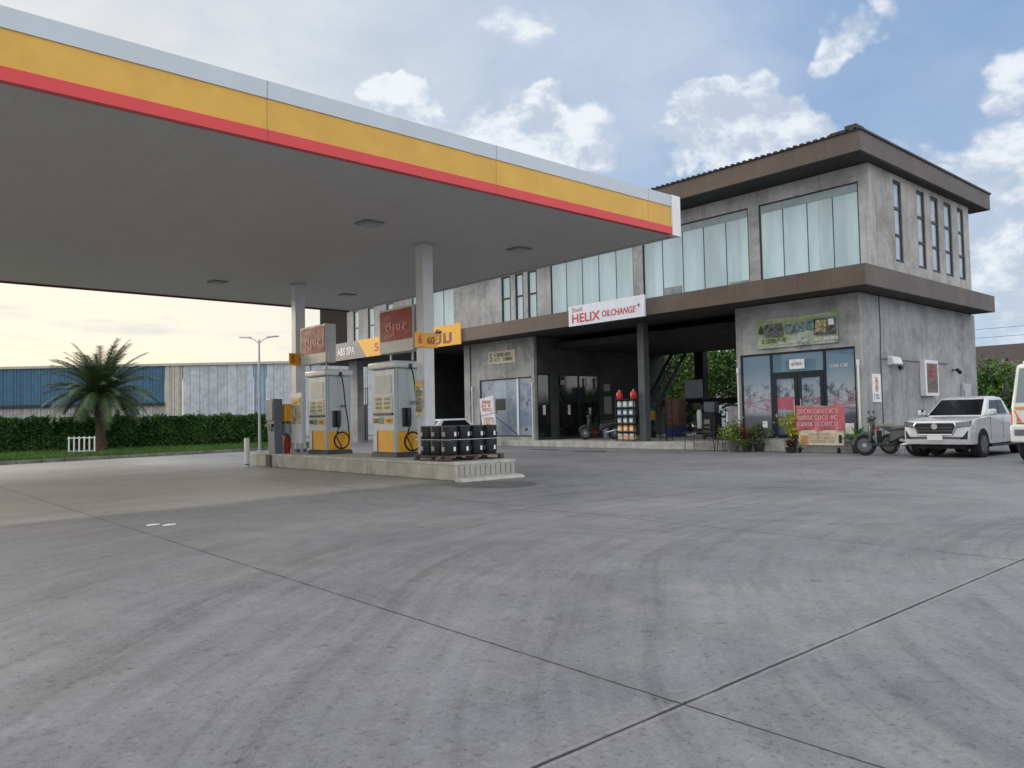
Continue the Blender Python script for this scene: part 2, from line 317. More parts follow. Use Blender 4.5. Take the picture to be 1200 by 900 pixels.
def thing(name, label, cat, loc=(0, 0, 0), rz=0, group=None):
    o = bpy.data.objects.new(name, None); COL.objects.link(o); o.location = loc; o.rotation_euler = (0, 0, rz); o['label'] = label; o['category'] = cat
    if group: o['group'] = group
    return o
def tag(o, label, cat, group=None):
    o['label'] = label; o['category'] = cat
    if group: o['group'] = group
    return o
def struct(o): o['kind'] = 'structure'; return o
def dup(root, loc=None, rz=None, label=None, par=None):
    c = root.copy(); COL.objects.link(c)
    if par: c.parent = par
    if loc is not None: c.location = loc
    if rz is not None: c.rotation_euler = (0, 0, rz)
    if label: c['label'] = label
    for ch in list(root.children): dup(ch, par=c)
    return c
def text(name, s, m, parent, ctr, right, upv, height, width=None, depth=.006, bold=0, shear=0):
    cu = bpy.data.curves.new(name, 'FONT'); cu.body = s; cu.align_x = 'CENTER'; cu.align_y = 'CENTER'; cu.size = 1; cu.offset = bold; cu.shear = shear; cu.resolution_u = 3
    to = bpy.data.objects.new('t', cu); COL.objects.link(to); bpy.context.view_layer.update()
    me = bpy.data.meshes.new_from_object(to.evaluated_get(bpy.context.evaluated_depsgraph_get())); bpy.data.objects.remove(to)
    vs = np.array([v.co[:] for v in me.vertices]) if len(me.vertices) else np.zeros((1, 3))
    lo, hi = vs.min(0), vs.max(0); hh = hi[1]-lo[1] or 1; ww = hi[0]-lo[0] or 1
    sy = height/hh; sx = (width/ww) if width else sy
    r_, u_ = Vector(right).normalized(), Vector(upv).normalized(); nrm = r_.cross(u_); c0 = Vector(ctr); mid = (lo+hi)/2
    b = MB(); vv = [tuple(c0+r_*((v.co.x-mid[0])*sx)+u_*((v.co.y-mid[1])*sy)+nrm*depth) for v in me.vertices]; b.add(vv, [tuple(p.vertices) for p in me.polygons])
    o = b.build(name, m, parent, world=True); return o
def scribble(name, m, parent, ctr, right, upv, width, height, rows, seed, gap=.35, name_w=.55):
    """rows of small illegible letter strokes"""
    rn = random.Random(seed); b = MB(); r_, u_ = Vector(right), Vector(upv); n = r_.cross(u_); c0 = Vector(ctr)
    rh = height/rows
    for i in range(rows):
        yy = height/2-rh*(i+.5); x = -width/2
        while x < width/2-rh*.4:
            lw = rh*rn.uniform(.25, .5)
            if rn.random() < .14: x += lw; continue
            hgt = rh*(1-gap)*.5; st = rh*.055; k = rn.random()
            segs = [((0, -1), (0, 1))]
            if k < .7: segs.append(((1, -1), (1, 1)))
            if k > .3: segs.append(((0, 1), (1, 1)))
            if k > .55: segs.append(((0, -1), (1, -1)))
            if k < .25: segs.append(((0, 0), (1, 0)))
            for (a, c1), (d_, e) in segs:
                p0 = Vector((x+a*lw*.7, yy+c1*hgt)); p1 = Vector((x+d_*lw*.7, yy+e*hgt)); x0, x1 = sorted((p0.x, p1.x)); y0, y1 = sorted((p0.y, p1.y))
                q = [(x0-st, y0-st), (x1+st, y0-st), (x1+st, y1+st), (x0-st, y1+st)]
                b.quad(*[tuple(c0+r_*u+u_*v+n*.008) for u, v in q])
            x += lw*1.15+rh*.06
    return b.build(name, m, parent, world=True)
FX = dict(right=(0, -1, 0), upv=(0, 0, 1))      # lettering on a face that looks towards -X
FY = dict(right=(1, 0, 0), upv=(0, 0, 1))       # ... towards -Y
def wall(axis, c, t, a0, a1, z0, z1, holes=()):
    """slab in plane axis=c..c+t spanning a0..a1, z0..z1 with rectangular holes (a0,a1,z0,z1)"""
    As = sorted({a0, a1, *[h[0] for h in holes], *[h[1] for h in holes]}); Zs = sorted({z0, z1, *[h[2] for h in holes], *[h[3] for h in holes]})
    b = MB()
    def P(k, a, z): return (k, a, z) if axis == 'X' else (a, k, z)
    solid = lambda i, j: 0 <= i < len(As)-1 and 0 <= j < len(Zs)-1 and not any(h[0] <= (As[i]+As[i+1])/2 <= h[1] and h[2] <= (Zs[j]+Zs[j+1])/2 <= h[3] for h in holes)
    for i in range(len(As)-1):
        for j in range(len(Zs)-1):
            if not solid(i, j): continue
            A, B, C, D = As[i], As[i+1], Zs[j], Zs[j+1]
            for k in (c, c+t): b.quad(P(k, A, C), P(k, B, C), P(k, B, D), P(k, A, D))
            if not solid(i-1, j): b.quad(P(c, A, C), P(c+t, A, C), P(c+t, A, D), P(c, A, D))
            if not solid(i+1, j): b.quad(P(c, B, C), P(c+t, B, C), P(c+t, B, D), P(c, B, D))
            if not solid(i, j-1): b.quad(P(c, A, C), P(c+t, A, C), P(c+t, B, C), P(c, B, C))
            if not solid(i, j+1): b.quad(P(c, A, D), P(c+t, A, D), P(c+t, B, D), P(c, B, D))
    return b
def leaves(centres, n, spread, size, rn, flat=.0, aspect=.55):
    """n leaf quads scattered (gauss) around random centres"""
    b = MB(); V = []; Fc = []
    for i in range(n):
        c = centres[rn.randrange(len(centres))]; s = spread if not isinstance(spread, (list, tuple)) else None
        p = Vector((c[0]+rn.gauss(0, 1)*(s or spread[0]), c[1]+rn.gauss(0, 1)*(s or spread[1]), c[2]+rn.gauss(0, 1)*(s or spread[2])))
        a = Vector((rn.gauss(0, 1), rn.gauss(0, 1), rn.gauss(0, 1)*(1-flat))).normalized(); q = a.cross(Vector((rn.gauss(0, 1), rn.gauss(0, 1), rn.gauss(0, 1)))).normalized()
        L = size*rn.uniform(.6, 1.3); W = L*aspect; o = len(V)
        V += [p-a*L*.5, p+q*W*.5, p+a*L*.5, p-q*W*.5]; Fc.append((o, o+1, o+2, o+3))
    b.v = [tuple(v) for v in V]; b.f = Fc
    return b
def fastbuild(b, name, m, parent=None, **tags):
    me = bpy.data.meshes.new(name); me.from_pydata(b.v, [], b.f); me.materials.append(m); o = bpy.data.objects.new(name, me); COL.objects.link(o)
    if parent: o.parent = parent
    for k, q in tags.items(): o[k] = q
    return o

# ================================================================== ground
b = MB().quad((-400, -400, -.03), (1200, -400, -.03), (1200, 1200, -.03), (-400, 1200, -.03))
struct(b.build('ground', mat('dry_ground', (.14, .13, .10), .95, var=.3, scale=.3)))
# concrete forecourt, bounded on the far side by the verge kerb  y = 34.2 + .28 x
kl = lambda x: 34.2+.28*x
b = MB(); xs = [-40, -10, 0, 10, 22.5]
for x0, x1 in zip(xs, xs[1:]): b.quad((x0, -40, 0), (x1, -40, 0), (x1, kl(x1), 0), (x0, kl(x0), 0))
b.quad((22.5, -40, 0), (70, -40, 0), (70, 62, 0), (22.5, 62, 0))
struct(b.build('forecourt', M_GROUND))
b = MB()
for i in range(70):
    x0, x1 = -40+i*.893+.01, -40+(i+1)*.893-.01
    if x1 > 22.5: break
    b.hexa([(x0, kl(x0), 0), (x1, kl(x1), 0), (x1, kl(x1)+.16, 0), (x0, kl(x0)+.16, 0)], [(x0, kl(x0)+.03, .14), (x1, kl(x1)+.03, .14), (x1, kl(x1)+.16, .14), (x0, kl(x0)+.16, .14)])
struct(b.build('kerb', mat('kerb_dark', (.16, .155, .14), .9, var=.35, scale=1.5, bump=.4), bevel=.01))
b = MB()
for x0, x1 in zip(xs, xs[1:]): b.quad((x0, kl(x0)+.16, .08), (x1, kl(x1)+.16, .08), (x1, 56, .10), (x0, 56, .10))
struct(b.build('verge_soil', mat('soil', (.05, .07, .025), .95, var=.4, scale=2)))
rn = random.Random(3); V = []; Fc = []
for i in range(42000):
    x = rn.uniform(-4, 22.4); y = kl(x)+.14+rn.random()**1.5*(47.8-kl(x)); cl = math.sin(x*2.1)*math.cos(y*1.7)*.5+.5
    h = rn.uniform(.06, .16)+.12*cl*rn.random(); a = rn.uniform(0, 6.3); dx_, dy_ = math.cos(a)*.018, math.sin(a)*.018; lx, ly = rn.gauss(0, .05), rn.gauss(0, .05); o = len(V)
    V += [(x-dx_, y-dy_, .07), (x+dx_, y+dy_, .07), (x+lx, y+ly, .08+h)]; Fc.append((o, o+1, o+2))
gb = MB(); gb.v = V; gb.f = Fc; g = fastbuild(gb, 'grass', M_GRASS); g['kind'] = 'stuff'; g['label'] = 'uneven green grass on the verge in front of the hedge'; g['category'] = 'grass'

# ================================================================== hedge
hd = thing('hedge', 'long clipped dark green hedge in front of the warehouse', 'hedge', (8, 48.7, 0))
rn = random.Random(5); b = MB()
for i in range(60):
    x0 = -6+i*.48; hh = 1.72+.05*math.sin(i*1.3)+rn.uniform(-.03, .03)
    b.hexa([(x0, 48.25, 0), (x0+.48, 48.25, 0), (x0+.48, 49.4, 0), (x0, 49.4, 0)], [(x0, 48.3, hh), (x0+.48, 48.3, hh), (x0+.48, 49.4, hh), (x0, 49.4, hh)])
b.build('branch_mass', mat('hedge_inner', (.012, .03, .010), .95, var=.4, scale=4), hd, world=True)
V = []; Fc = []
for i in range(46000):
    x = rn.uniform(-6.2, 23); bump_ = .10*math.sin(x*3.1)+.07*math.sin(x*7.7+1)
    if rn.random() < .68: y = 48.22-abs(rn.gauss(0, .06))-bump_*.5; z = rn.uniform(.02, 1.95)+bump_*.3
    else: y = rn.uniform(48.0, 49.3); z = 1.80+rn.gauss(0, .08)+bump_*.7+.06*math.sin(x*19)
    z = max(.05, z)
    a = Vector((rn.gauss(0, 1), rn.gauss(0, .6), rn.gauss(0, 1))).normalized(); q = a.cross(Vector((rn.gauss(0, 1), rn.gauss(0, 1), rn.gauss(0, 1)))).normalized(); L = rn.uniform(.05, .11); p = Vector((x, y, z)); o = len(V)
    V += [tuple(p-a*L-Vector((8, 48.7, 0))), tuple(p+q*L*.5-Vector((8, 48.7, 0))), tuple(p+a*L-Vector((8, 48.7, 0))), tuple(p-q*L*.5-Vector((8, 48.7, 0)))]; Fc.append((o, o+1, o+2, o+3))
gb = MB(); gb.v = V; gb.f = Fc; fastbuild(gb, 'foliage', M_HEDGE, hd)

# ================================================================== palm
PB = Vector((10.65, 44.6, .08)); pm = thing('palm_tree', 'date palm with wide grey-green fronds on the grass verge', 'palm', PB)
b = MB(); prof = []
for i in range(15):
    z = i*.19; prof.append((.33-.10*min(i, 6)/6+(.03 if i % 2 else 0), z))
b.lathe(prof+[(.40, 2.85), (.34, 3.1)], n=14).build('trunk', M_BARK, pm, smooth=False)
rn = random.Random(11); fb = MB(); db = MB()
for k in range(130):
    az = k*2.39996+rn.uniform(-.3, .3); t_ = (k+.5)/130; el = R(84)-t_*R(104)+rn.uniform(-.14, .14); L = rn.uniform(2.4, 3.35)*(1-.22*max(0, t_-.6)/.4)
    pts = []; p = Vector((math.cos(az)*.15, math.sin(az)*.15, 3.02)); e = el; N = 15
    for i in range(N+1):
        pts.append(p.copy()); p = p+Vector((math.cos(az)*math.cos(e), math.sin(az)*math.cos(e), math.sin(e)))*(L/N); e -= R(1.9+1.5*t_)*(1+i*.08)
    tgt = fb
    tgt.tube(pts, [.025-.02*i/N for i in range(N+1)], 4, cap=False)
    side = Vector((-math.sin(az), math.cos(az), 0))
    for i in range(2, N*4):
        u = i/(N*4); j = int(u*N); fr = u*N-j; c = pts[j].lerp(pts[min(j+1, N)], fr); tg = (pts[min(j+1, N)]-pts[j]).normalized(); nn = side.cross(tg).normalized()
        ll = (.34+.22*math.sin(math.pi*u**.8))*(1-.25*u)
        for sgn in (-1, 1):
            dv = (side*sgn*1.0+tg*(.75+rn.uniform(-.1, .2))+nn*rn.uniform(-.05, .35)).normalized()
            dv = (dv+Vector((0, 0, -.04))).normalized(); tip = c+dv*ll*rn.uniform(.85, 1.1); w_ = tg*.02
            fb.quad(tuple(c-w_), tuple(c+w_), tuple(tip))
fb_o = fastbuild(fb, 'frond', M_PALM, pm); fb_o.name = 'crown'

# white bar guard
gd = thing('bar_guard', 'low white slatted metal barrier on the grass beside the palm', 'barrier', (9.5, 43.4, .08), R(-38)); gd.scale = (.8, 1, .9)
for z0, z1 in ((.84, .90), (.12, .16)): MB().box(-.85, .85, -.02, .02, z0, z1).build('rail', M_WHITE, gd)
for i in range(6): MB().box(-.80+i*.31, -.72+i*.31, -.025, .025, .05, .95).build('slat', M_WHITE, gd)
for x in (-.6, .6): MB().box(x-.1, x+.1, -.16, .16, 0, .12).build('foot', M_WOOD, gd)

# bollard
o = MB().lathe([(.10, 0), (.10, .05), (.085, .06), (.085, .90), (.07, .935), (.0, .94)], n=20).build('bollard', M_WHITE, smooth=False); o.location = (10.3, 24.9, 0); tag(o, 'short white round post at the far end of the pump island', 'bollard')
MB().lathe([(.088, .04), (.088, .09)], n=20).build('base_ring', M_BLACK, o)

# street lamp
lp = thing('street_lamp', 'tall grey street lamp with two arms in front of the hedge', 'street lamp', (15.9, 36.9, 0))
MB().lathe([(.20, 0), (.20, .06), (.075, .08), (.06, 2), (.045, 5.4), (.04, 5.55)], n=12).build('pole', M_STEEL, lp)
for s_ in (-1, 1):
    d_ = Vector((.66, -.75, 0))*s_
    MB().tube([(0, 0, 5.35), tuple(d_*.2+Vector((0, 0, 5.52))), tuple(d_*.45+Vector((0, 0, 5.62)))], .022, 6).build('arm', M_STEEL, lp)
    hb = MB(); c = d_*.72+Vector((0, 0, 5.66)); ax = d_.normalized(); pr = Vector((-ax.y, ax.x, 0))
    hb.hexa([tuple(c-ax*.3-pr*.09+Vector((0, 0, -.05))), tuple(c+ax*.3-pr*.12+Vector((0, 0, .0))), tuple(c+ax*.3+pr*.12), tuple(c-ax*.3+pr*.09+Vector((0, 0, -.05)))],
            [tuple(c-ax*.3-pr*.07+Vector((0, 0, .03))), tuple(c+ax*.28-pr*.09+Vector((0, 0, .05))), tuple(c+ax*.28+pr*.09+Vector((0, 0, .05))), tuple(c-ax*.3+pr*.07+Vector((0, 0, .03)))])
    hb.build('lamp_head', M_GREY, lp, bevel=.02)

# ================================================================== warehouse
def corr(p0, p1, z0, z1, pitch=.35, depth=.05):
    """corrugated sheet from p0 to p1"""
    p0, p1 = Vector((*p0, 0)), Vector((*p1, 0)); L = (p1-p0).length; t = (p1-p0)/L; n = Vector((t.y, -t.x, 0)); b = MB(); k = 0; s = 0; prev = None
    pr_ = [(0, 0), (.45, 0), (.55, 1), (.9, 1)]
    pts = []
    while s < L:
        for a, h in pr_:
            pts.append(p0+t*min(s+a*pitch, L)+n*h*depth)
        s += pitch
    pts.append(p1)
    for a, c in zip(pts, pts[1:]):
        if (a-c).length > 1e-4: b.quad((a.x, a.y, z0), (c.x, c.y, z0), (c.x, c.y, z1), (a.x, a.y, z1))
    return b
def whp(t): # along the wall line
    a, c = Vector((13.18, 94.71)), Vector((35.94, 74.68)); return tuple(a+(c-a)*t)
wh = thing('warehouse', 'long corrugated metal warehouse, blue then pale grey, behind the hedge', 'warehouse', (26, 83.5, 0))
def cmat(name, col, ax=0): return panel_mat(name, col, 0, .72, .45, .05, .55, .16)
corr(whp(-.9), whp(.5595), 3.75, 7.5).build('blue_wall', cmat('blue_sheet', (.03, .105, .19)), wh, world=True)
corr(whp(-.9), whp(.56), 0, 3.45).build('lower_wall', cmat('grey_sheet_low', (.30, .31, .31)), wh, world=True)
corr(whp(.56), whp(.62), 0, 7.5, .5, .1).build('edge_panel', cmat('beige_sheet', (.42, .40, .36)), wh, world=True)
corr(whp(.622), whp(.86), 0, 7.5).build('grey_wall', cmat('pale_sheet', (.44, .48, .53)), wh, world=True)
corr(whp(.861), whp(.905), 0, 7.5).build('blue_strip', cmat('blue_strip', (.22, .32, .44)), wh, world=True)
corr(whp(.906), whp(2.6), 0, 7.5).build('grey_wall', MATS['pale_sheet'], wh, world=True)
a, c = Vector((*whp(-.9), 0)), Vector((*whp(2.6), 0)); t_ = (c-a).normalized(); n_ = Vector((t_.y, -t_.x, 0))
b = MB(); b.hexa([tuple(a+n_*.25+Vector((0, 0, 7.5))), tuple(c+n_*.25+Vector((0, 0, 7.5))), tuple(c-n_*25+Vector((0, 0, 7.6))), tuple(a-n_*25+Vector((0, 0, 7.6)))],
            [tuple(a+n_*.25+Vector((0, 0, 7.75))), tuple(c+n_*.25+Vector((0, 0, 7.75))), tuple(c-n_*25+Vector((0, 0, 8.2))), tuple(a-n_*25+Vector((0, 0, 8.2)))])
b.build('roof', mat('pale_roof', (.42, .40, .36), .5), wh, world=True)
a2, c2 = Vector((*whp(-.9), 0)), Vector((*whp(.56), 0))
b = MB(); b.hexa([tuple(a2+n_*.3+Vector((0, 0, 3.45))), tuple(c2+n_*.3+Vector((0, 0, 3.45))), tuple(c2+Vector((0, 0, 3.45))), tuple(a2+Vector((0, 0, 3.45)))],
            [tuple(a2+n_*.3+Vector((0, 0, 3.75))), tuple(c2+n_*.3+Vector((0, 0, 3.75))), tuple(c2+Vector((0, 0, 3.75))), tuple(a2+Vector((0, 0, 3.75)))])
b.build('gutter', M_DARK, wh, world=True)

# ================================================================== main building
GX, GY, GE = 26.8, 12.15, 38.0
UY, UE = 11.65, 36.3
BX, BY, BE, BN = 25.27, 11.2, 37.6, 51.6
Z1B, Z1T, Z2B, Z2T = 5.546, 6.235, 9.98, 10.65
bd = thing('commercial_building', 'two-storey bare cement building with brown fascia bands and large glazing', 'building', (GX, GY, 0))
kw = dict(world=True)
# ground floor walls
wall('X', GX, .2, GY, 17.05, 0, Z1B, [(12.35, 16.9, .45, 3.68)]).build('wall', M_WALL, bd, **kw)
wall('Y', GY, .2, GX+.2, GE, 0, Z1B, []).build('wall', M_WALL2, bd, **kw)
wall('Y', 16.85, .2, GX+.2, 37.3, 0, Z1B).build('partition_wall', M_WALL, bd, **kw)
wall('X', 37.3, .2, GY+.2, 17.05, 0, Z1B).build('rear_wall', M_WALL, bd, **kw)
wall('X', GX, .2, 28.75, 33.85, 0, Z1B, [(28.95, 33.15, .45, 3.52)]).build('wall', M_WALL, bd, **kw)
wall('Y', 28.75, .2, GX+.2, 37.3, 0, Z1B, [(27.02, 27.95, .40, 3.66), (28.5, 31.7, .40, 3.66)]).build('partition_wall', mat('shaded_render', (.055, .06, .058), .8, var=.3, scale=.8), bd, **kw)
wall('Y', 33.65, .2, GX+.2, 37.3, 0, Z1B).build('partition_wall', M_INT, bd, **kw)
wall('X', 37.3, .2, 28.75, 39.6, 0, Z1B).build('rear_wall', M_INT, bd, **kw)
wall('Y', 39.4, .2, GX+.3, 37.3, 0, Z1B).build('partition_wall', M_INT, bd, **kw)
# interior room behind the doors (dark) and floor plinth
struct(MB().box(26.0, 38.2, 17.05, 39.6, .0, .28).build('floor_slab', M_KERB, bevel=.015))
struct(MB().box(26.0, 26.795, 12.3, 17.045, 0, .40).build('shop_step', M_KERB, bevel=.015))
MB().box(27.0, 37.3, 12.35, 16.85, 0, .45).build('shop_floor', M_INT, bd, **kw)
# columns
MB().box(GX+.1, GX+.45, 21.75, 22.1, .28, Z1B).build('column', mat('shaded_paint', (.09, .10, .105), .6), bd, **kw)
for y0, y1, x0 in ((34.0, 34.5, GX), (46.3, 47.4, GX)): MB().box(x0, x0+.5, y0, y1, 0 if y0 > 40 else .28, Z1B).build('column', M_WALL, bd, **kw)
for y0 in (25.7, 20.0): MB().box(37.0, 37.45, y0, y0+.6, .28, Z1B).build('column', M_DARK, bd, **kw)
for y0 in (39.5, 51.0): MB().box(37.0, 37.4, y0, y0+.4, 0, Z1B).build('column', M_WALL, bd, **kw)
MB().box(37.1, 37.3, 17.05, 28.75, 2.0, 2.3).build('rear_beam', M_DARK, bd, **kw)
MB().box(28.2, 37.2, 17.1, 28.7, 4.95, 5.25).build('ceiling_duct', M_INT, bd, **kw)
# slab between storeys, fascia bands
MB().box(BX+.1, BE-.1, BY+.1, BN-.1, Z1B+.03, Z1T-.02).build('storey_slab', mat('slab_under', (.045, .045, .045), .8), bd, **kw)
MB().box(BX, BX+.1, BY, BN, Z1B, Z1T).build('lower_fascia', M_BROWN, bd, **kw)
b = MB(); b.box(BX+.1, BE, BY, BY+.1, Z1B, Z1T); b.box(BE-.1, BE, BY+.1, BN, Z1B, Z1T); b.box(BX+.1, BE-.1, BN-.1, BN, Z1B, Z1T); b.build('lower_fascia', M_BROWNX, bd, **kw)
# upper storey front wall with its openings
WZ0, WZ1 = 6.30, 9.42
big = [(12.02, 15.88), (16.34, 21.6), (22.12, 27.42), (35.35, 39.6)]
nar = [(28.40, 29.10), (29.42, 30.06), (30.42, 31.16), (41.7, 42.5), (44.0, 44.8), (46.0, 46.7)]
wall('X', GX, .2, UY, 47.6, Z1T, Z2B, [(a, c, WZ0, WZ1) for a, c in big]+[(a, c, WZ0+.05, WZ1) for a, c in nar]).build('upper_wall', concrete_wall('pale_cement', (.42, .42, .425)), bd, **kw)
MB().box(GX-.05, GX+.2, 47.6, 51.4, Z1T, Z2B).build('louvre_panel', panel_mat('brown_louvre', (.018, .015, .014), 1, .22, .95, .03, .4), bd, **kw)
sw = [(28.78, 29.48), (30.85, 31.6), (32.2, 32.95), (33.55, 34.35), (35.0, 35.7)]
wall('Y', UY, .2, GX+.2, UE, Z1T, Z2B, [(a, c, 6.78, 9.78) for a, c in sw]).build('upper_wall', concrete_wall('side_upper', (.38, .372, .358)), bd, **kw)
wall('X', UE-.2, .2, UY+.2, 51.4, Z1T, Z2B).build('upper_wall', M_WALL2, bd, **kw)
wall('Y', 51.2, .2, GX+.2, UE-.2, Z1T, Z2B).build('upper_wall', M_WALL2, bd, **kw)
MB().box(GX+1.2, UE-.3, UY+1.2, 51, Z1T, Z1T+.02).build('upper_floor', M_INT, bd, **kw)
def rect_frame(b, axis, c, t, a0, a1, z0, z1, wd):
    for q in ((a0, a1, z0, z0+wd), (a0, a1, z1-wd, z1), (a0, a0+wd, z0+wd, z1-wd), (a1-wd, a1, z0+wd, z1-wd)):
        if axis == 'X': b.box(c, c+t, q[0], q[1], q[2], q[3])
        else: b.box(q[0], q[1], c, c+t, q[2], q[3])
def window(a0, a1, z0, z1, axis='X', c=GX, n=1, horiz=(), wd=.05, pm_=None, fr=M_DARK, dep=.06):
    b = MB(); rect_frame(b, axis, c+.03, dep, a0+.003, a1-.003, z0+.003, z1-.003, wd)
    for i in range(1, n):
        a = a0+(a1-a0)*i/n
        if axis == 'X': b.box(c+.05, c+.08, a-.010, a+.010, z0+wd, z1-wd)
    for h in horiz:
        z = z0+(z1-z0)*h
        if axis == 'X': b.box(c+.035, c+.085, a0+wd, a1-wd, z-.045, z+.045)
        else: b.box(a0+wd, a1-wd, c+.035, c+.085, z-.05, z+.05)
    o = b.build('window', fr, bd, **kw)
    q = MB()
    if axis == 'X': q.box(c+.07, c+.10, a0+wd*.5, a1-wd*.5, z0+wd*.5, z1-wd*.5)
    else: q.box(a0+wd*.5, a1-wd*.5, c+.07, c+.10, z0+wd*.5, z1-wd*.5)
    q.build('pane', pm_ or M_GLASS, o, **kw)
    return o
for (a, c), n in zip(big, (4, 5, 5, 4)): window(a, c, WZ0, WZ1, n=n)
for y0, y1, z1 in ((16.45, 17.3, 6.62), (17.4, 18.45, 6.55), (19.6, 20.5, 6.85), (23.2, 24.2, 6.7)):
    MB().box(GX+.045, GX+.066, y0, y1, 6.36, z1).build('blind_gap', mat('dim_room', (.16, .19, .20), .3, var=.3, coat=.6), bd, **kw)
for a, c in big[:3]: MB().box(GX+.045, GX+.066, a+.06, c-.06, 9.08, 9.36).build('soffit_shade', mat('soffit_shade', (.20, .27, .28), .35, coat=.5), bd, **kw)  # roof soffit's shadow on the glass top, modelled as dark strips
for a, c in nar: window(a, c, WZ0+.05, WZ1, horiz=(.45, .82), wd=.10)
M_SIDEG = mat('side_glass', (.36, .42, .46), .08, var=.15, spec=.8, coat=1)
for a, c in sw: window(a, c, 6.78, 9.78, 'Y', UY, horiz=(.33, .66), wd=.10, pm_=M_SIDEG)
# roof
RX0, RY0, RX1, RY1 = BX, BY, BE, BN
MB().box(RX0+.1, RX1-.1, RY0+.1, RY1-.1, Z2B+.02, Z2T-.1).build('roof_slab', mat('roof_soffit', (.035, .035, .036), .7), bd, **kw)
MB().box(RX0, RX0+.1, RY0, RY1, Z2B, Z2T).build('roof_fascia', M_BROWN, bd, **kw)
b = MB(); b.box(RX0+.1, RX1, RY0, RY0+.1, Z2B, Z2T); b.box(RX1-.1, RX1, RY0+.1, RY1, Z2B, Z2T); b.box(RX0+.1, RX1-.1, RY1-.1, RY1, Z2B, Z2T); b.build('roof_fascia', M_BROWNX, bd, **kw)
b = MB(); y = RY0-.05
while y < RY1+.05:                     # ribbed sheet, its ends show along the eave
    b.box(RX0-.08, RX1+.06, y, y+.12, Z2T+.003, Z2T+.075); b.box(RX0-.06, RX1+.06, y+.12, min(y+.25, RY1+.1), Z2T+.003, Z2T+.035); y += .25
b.build('roof_sheet', M_ROOF, bd, **kw)
b = MB(); b.box(RX0+.15, RX1-2.0, RY0+.25, RY0+1.1, Z2T+.08, Z2T+.20); b.box(RX0-.02, RX0+.6, RY0+.1, RY0+.5, Z2T+.08, Z2T+.24); b.build('ridge_flashing', M_ROOF, bd, bevel=.02, **kw)
# downpipes and conduit
for x, y in ((GX-.06, 12.24), (GX-.06, 16.98), (GX-.06, 28.85), (GX-.06, 33.75)):
    b = MB(); b.tube([(x, y, .4), (x, y, 3.1)], .035, 8); b.tube([(x, y, 3.0), (x, y, 3.2)], .055, 8); b.build('downpipe', M_WHITE, bd, smooth=True, **kw)
b = MB(); b.tube([(28.35, GY-.03, Z1B), (28.38, GY-.03, 4.3), (28.30, GY-.03, 3.4), (28.32, GY-.03, .3)], .018, 6); b.tube([(28.32, GY-.03, 3.28), (34.6, GY-.03, 3.28)], .015, 6); b.build('wall_conduit', mat('conduit', (.10, .10, .11), .6), bd, **kw)
# shop front right
M_FR = mat('navy_frame', (.018, .026, .036), .4, .3)
fr = MB(); X0 = GX+.05
rect_frame(fr, 'X', X0, .08, 12.353, 16.897, .453, 3.677, .07)
for y in (13.5, 15.6): fr.box(X0, X0+.08, y-.05, y+.05, .52, 3.61)
fr.box(X0, X0+.08, 13.55, 15.55, 2.83, 2.93); shopw = fr.build('shop_window', M_FR, bd, **kw)
for a, c, z0 in ((12.4, 13.45, .5), (15.65, 16.85, .5), (13.55, 15.55, 2.93)): MB().box(X0+.03, X0+.05, a, c, z0, 3.62).build('pane', M_FILM, shopw, **kw)
for a, c in ((13.56, 14.54), (14.56, 15.54)):
    dr = MB(); rect_frame(dr, 'X', X0-.01, .07, a, c, .46, 2.82, .13); dd_ = dr.build('door', M_FR, bd, **kw)
    MB().box(X0+.02, X0+.04, a+.1, c-.1, .55, 2.72).build('pane', M_FILM, dd_, **kw)
    hy = 14.42 if a < 14 else 14.68; MB().tube([(X0-.06, hy, 1.2), (X0-.06, hy, 1.9)], .018, 8).build('handle', M_STEEL, dd_, **kw)
MB().box(X0-.012, X0-.002, 14.25, 14.85, 3.02, 3.38).build('door_sign', M_TEXTW, bd, **kw)
scribble('sign_lettering', M_TEXTB, bd, (X0-.008, 14.55, 3.2), **FX, width=.5, height=.14, rows=1, seed=4)
scribble('window_lettering', M_TEXTW, bd, (X0+.022, 12.95, 3.05), **FX, width=.75, height=.14, rows=1, seed=5)
MB().box(X0-.012, X0-.002, 12.5, 13.05, .62, 1.0).build('door_sign', M_TEXTW, bd, **kw)
MB().box(X0+.018, X0+.028, 15.85, 16.05, .85, 1.1).build('sticker', M_TEXTW, bd, **kw)
MB().box(X0+.014, X0+.018, 14.66, 15.44, 1.55, 2.0).build('red_poster', mat('pink_poster', (.45, .10, .16), .5), bd, **kw)
# shop front left
fr = MB(); rect_frame(fr, 'X', X0, .08, 28.953, 33.147, .453, 3.517, .06); fr.box(X0, X0+.08, 30.0, 30.16, .51, 3.46); s2 = fr.build('shop_window', M_FR, bd, **kw)
MB().box(X0-.01, X0-.002, 30.0, 30.16, .51, 3.46).build('mullion', M_WHITE, s2, **kw)
for a, c in ((29.0, 30.0), (30.16, 33.1)): MB().box(X0+.03, X0+.05, a, c, .5, 3.48).build('pane', M_FILM2, s2, **kw)
MB().box(X0+.02, X0+.03, 31.0, 32.0, 2.5, 3.4).build('poster', mat('pale_poster', (.35, .44, .52), .5), s2, **kw)
MB().box(X0+.02, X0+.03, 31.1, 31.9, 1.85, 2.45).build('poster', M_BLACK, s2, **kw)
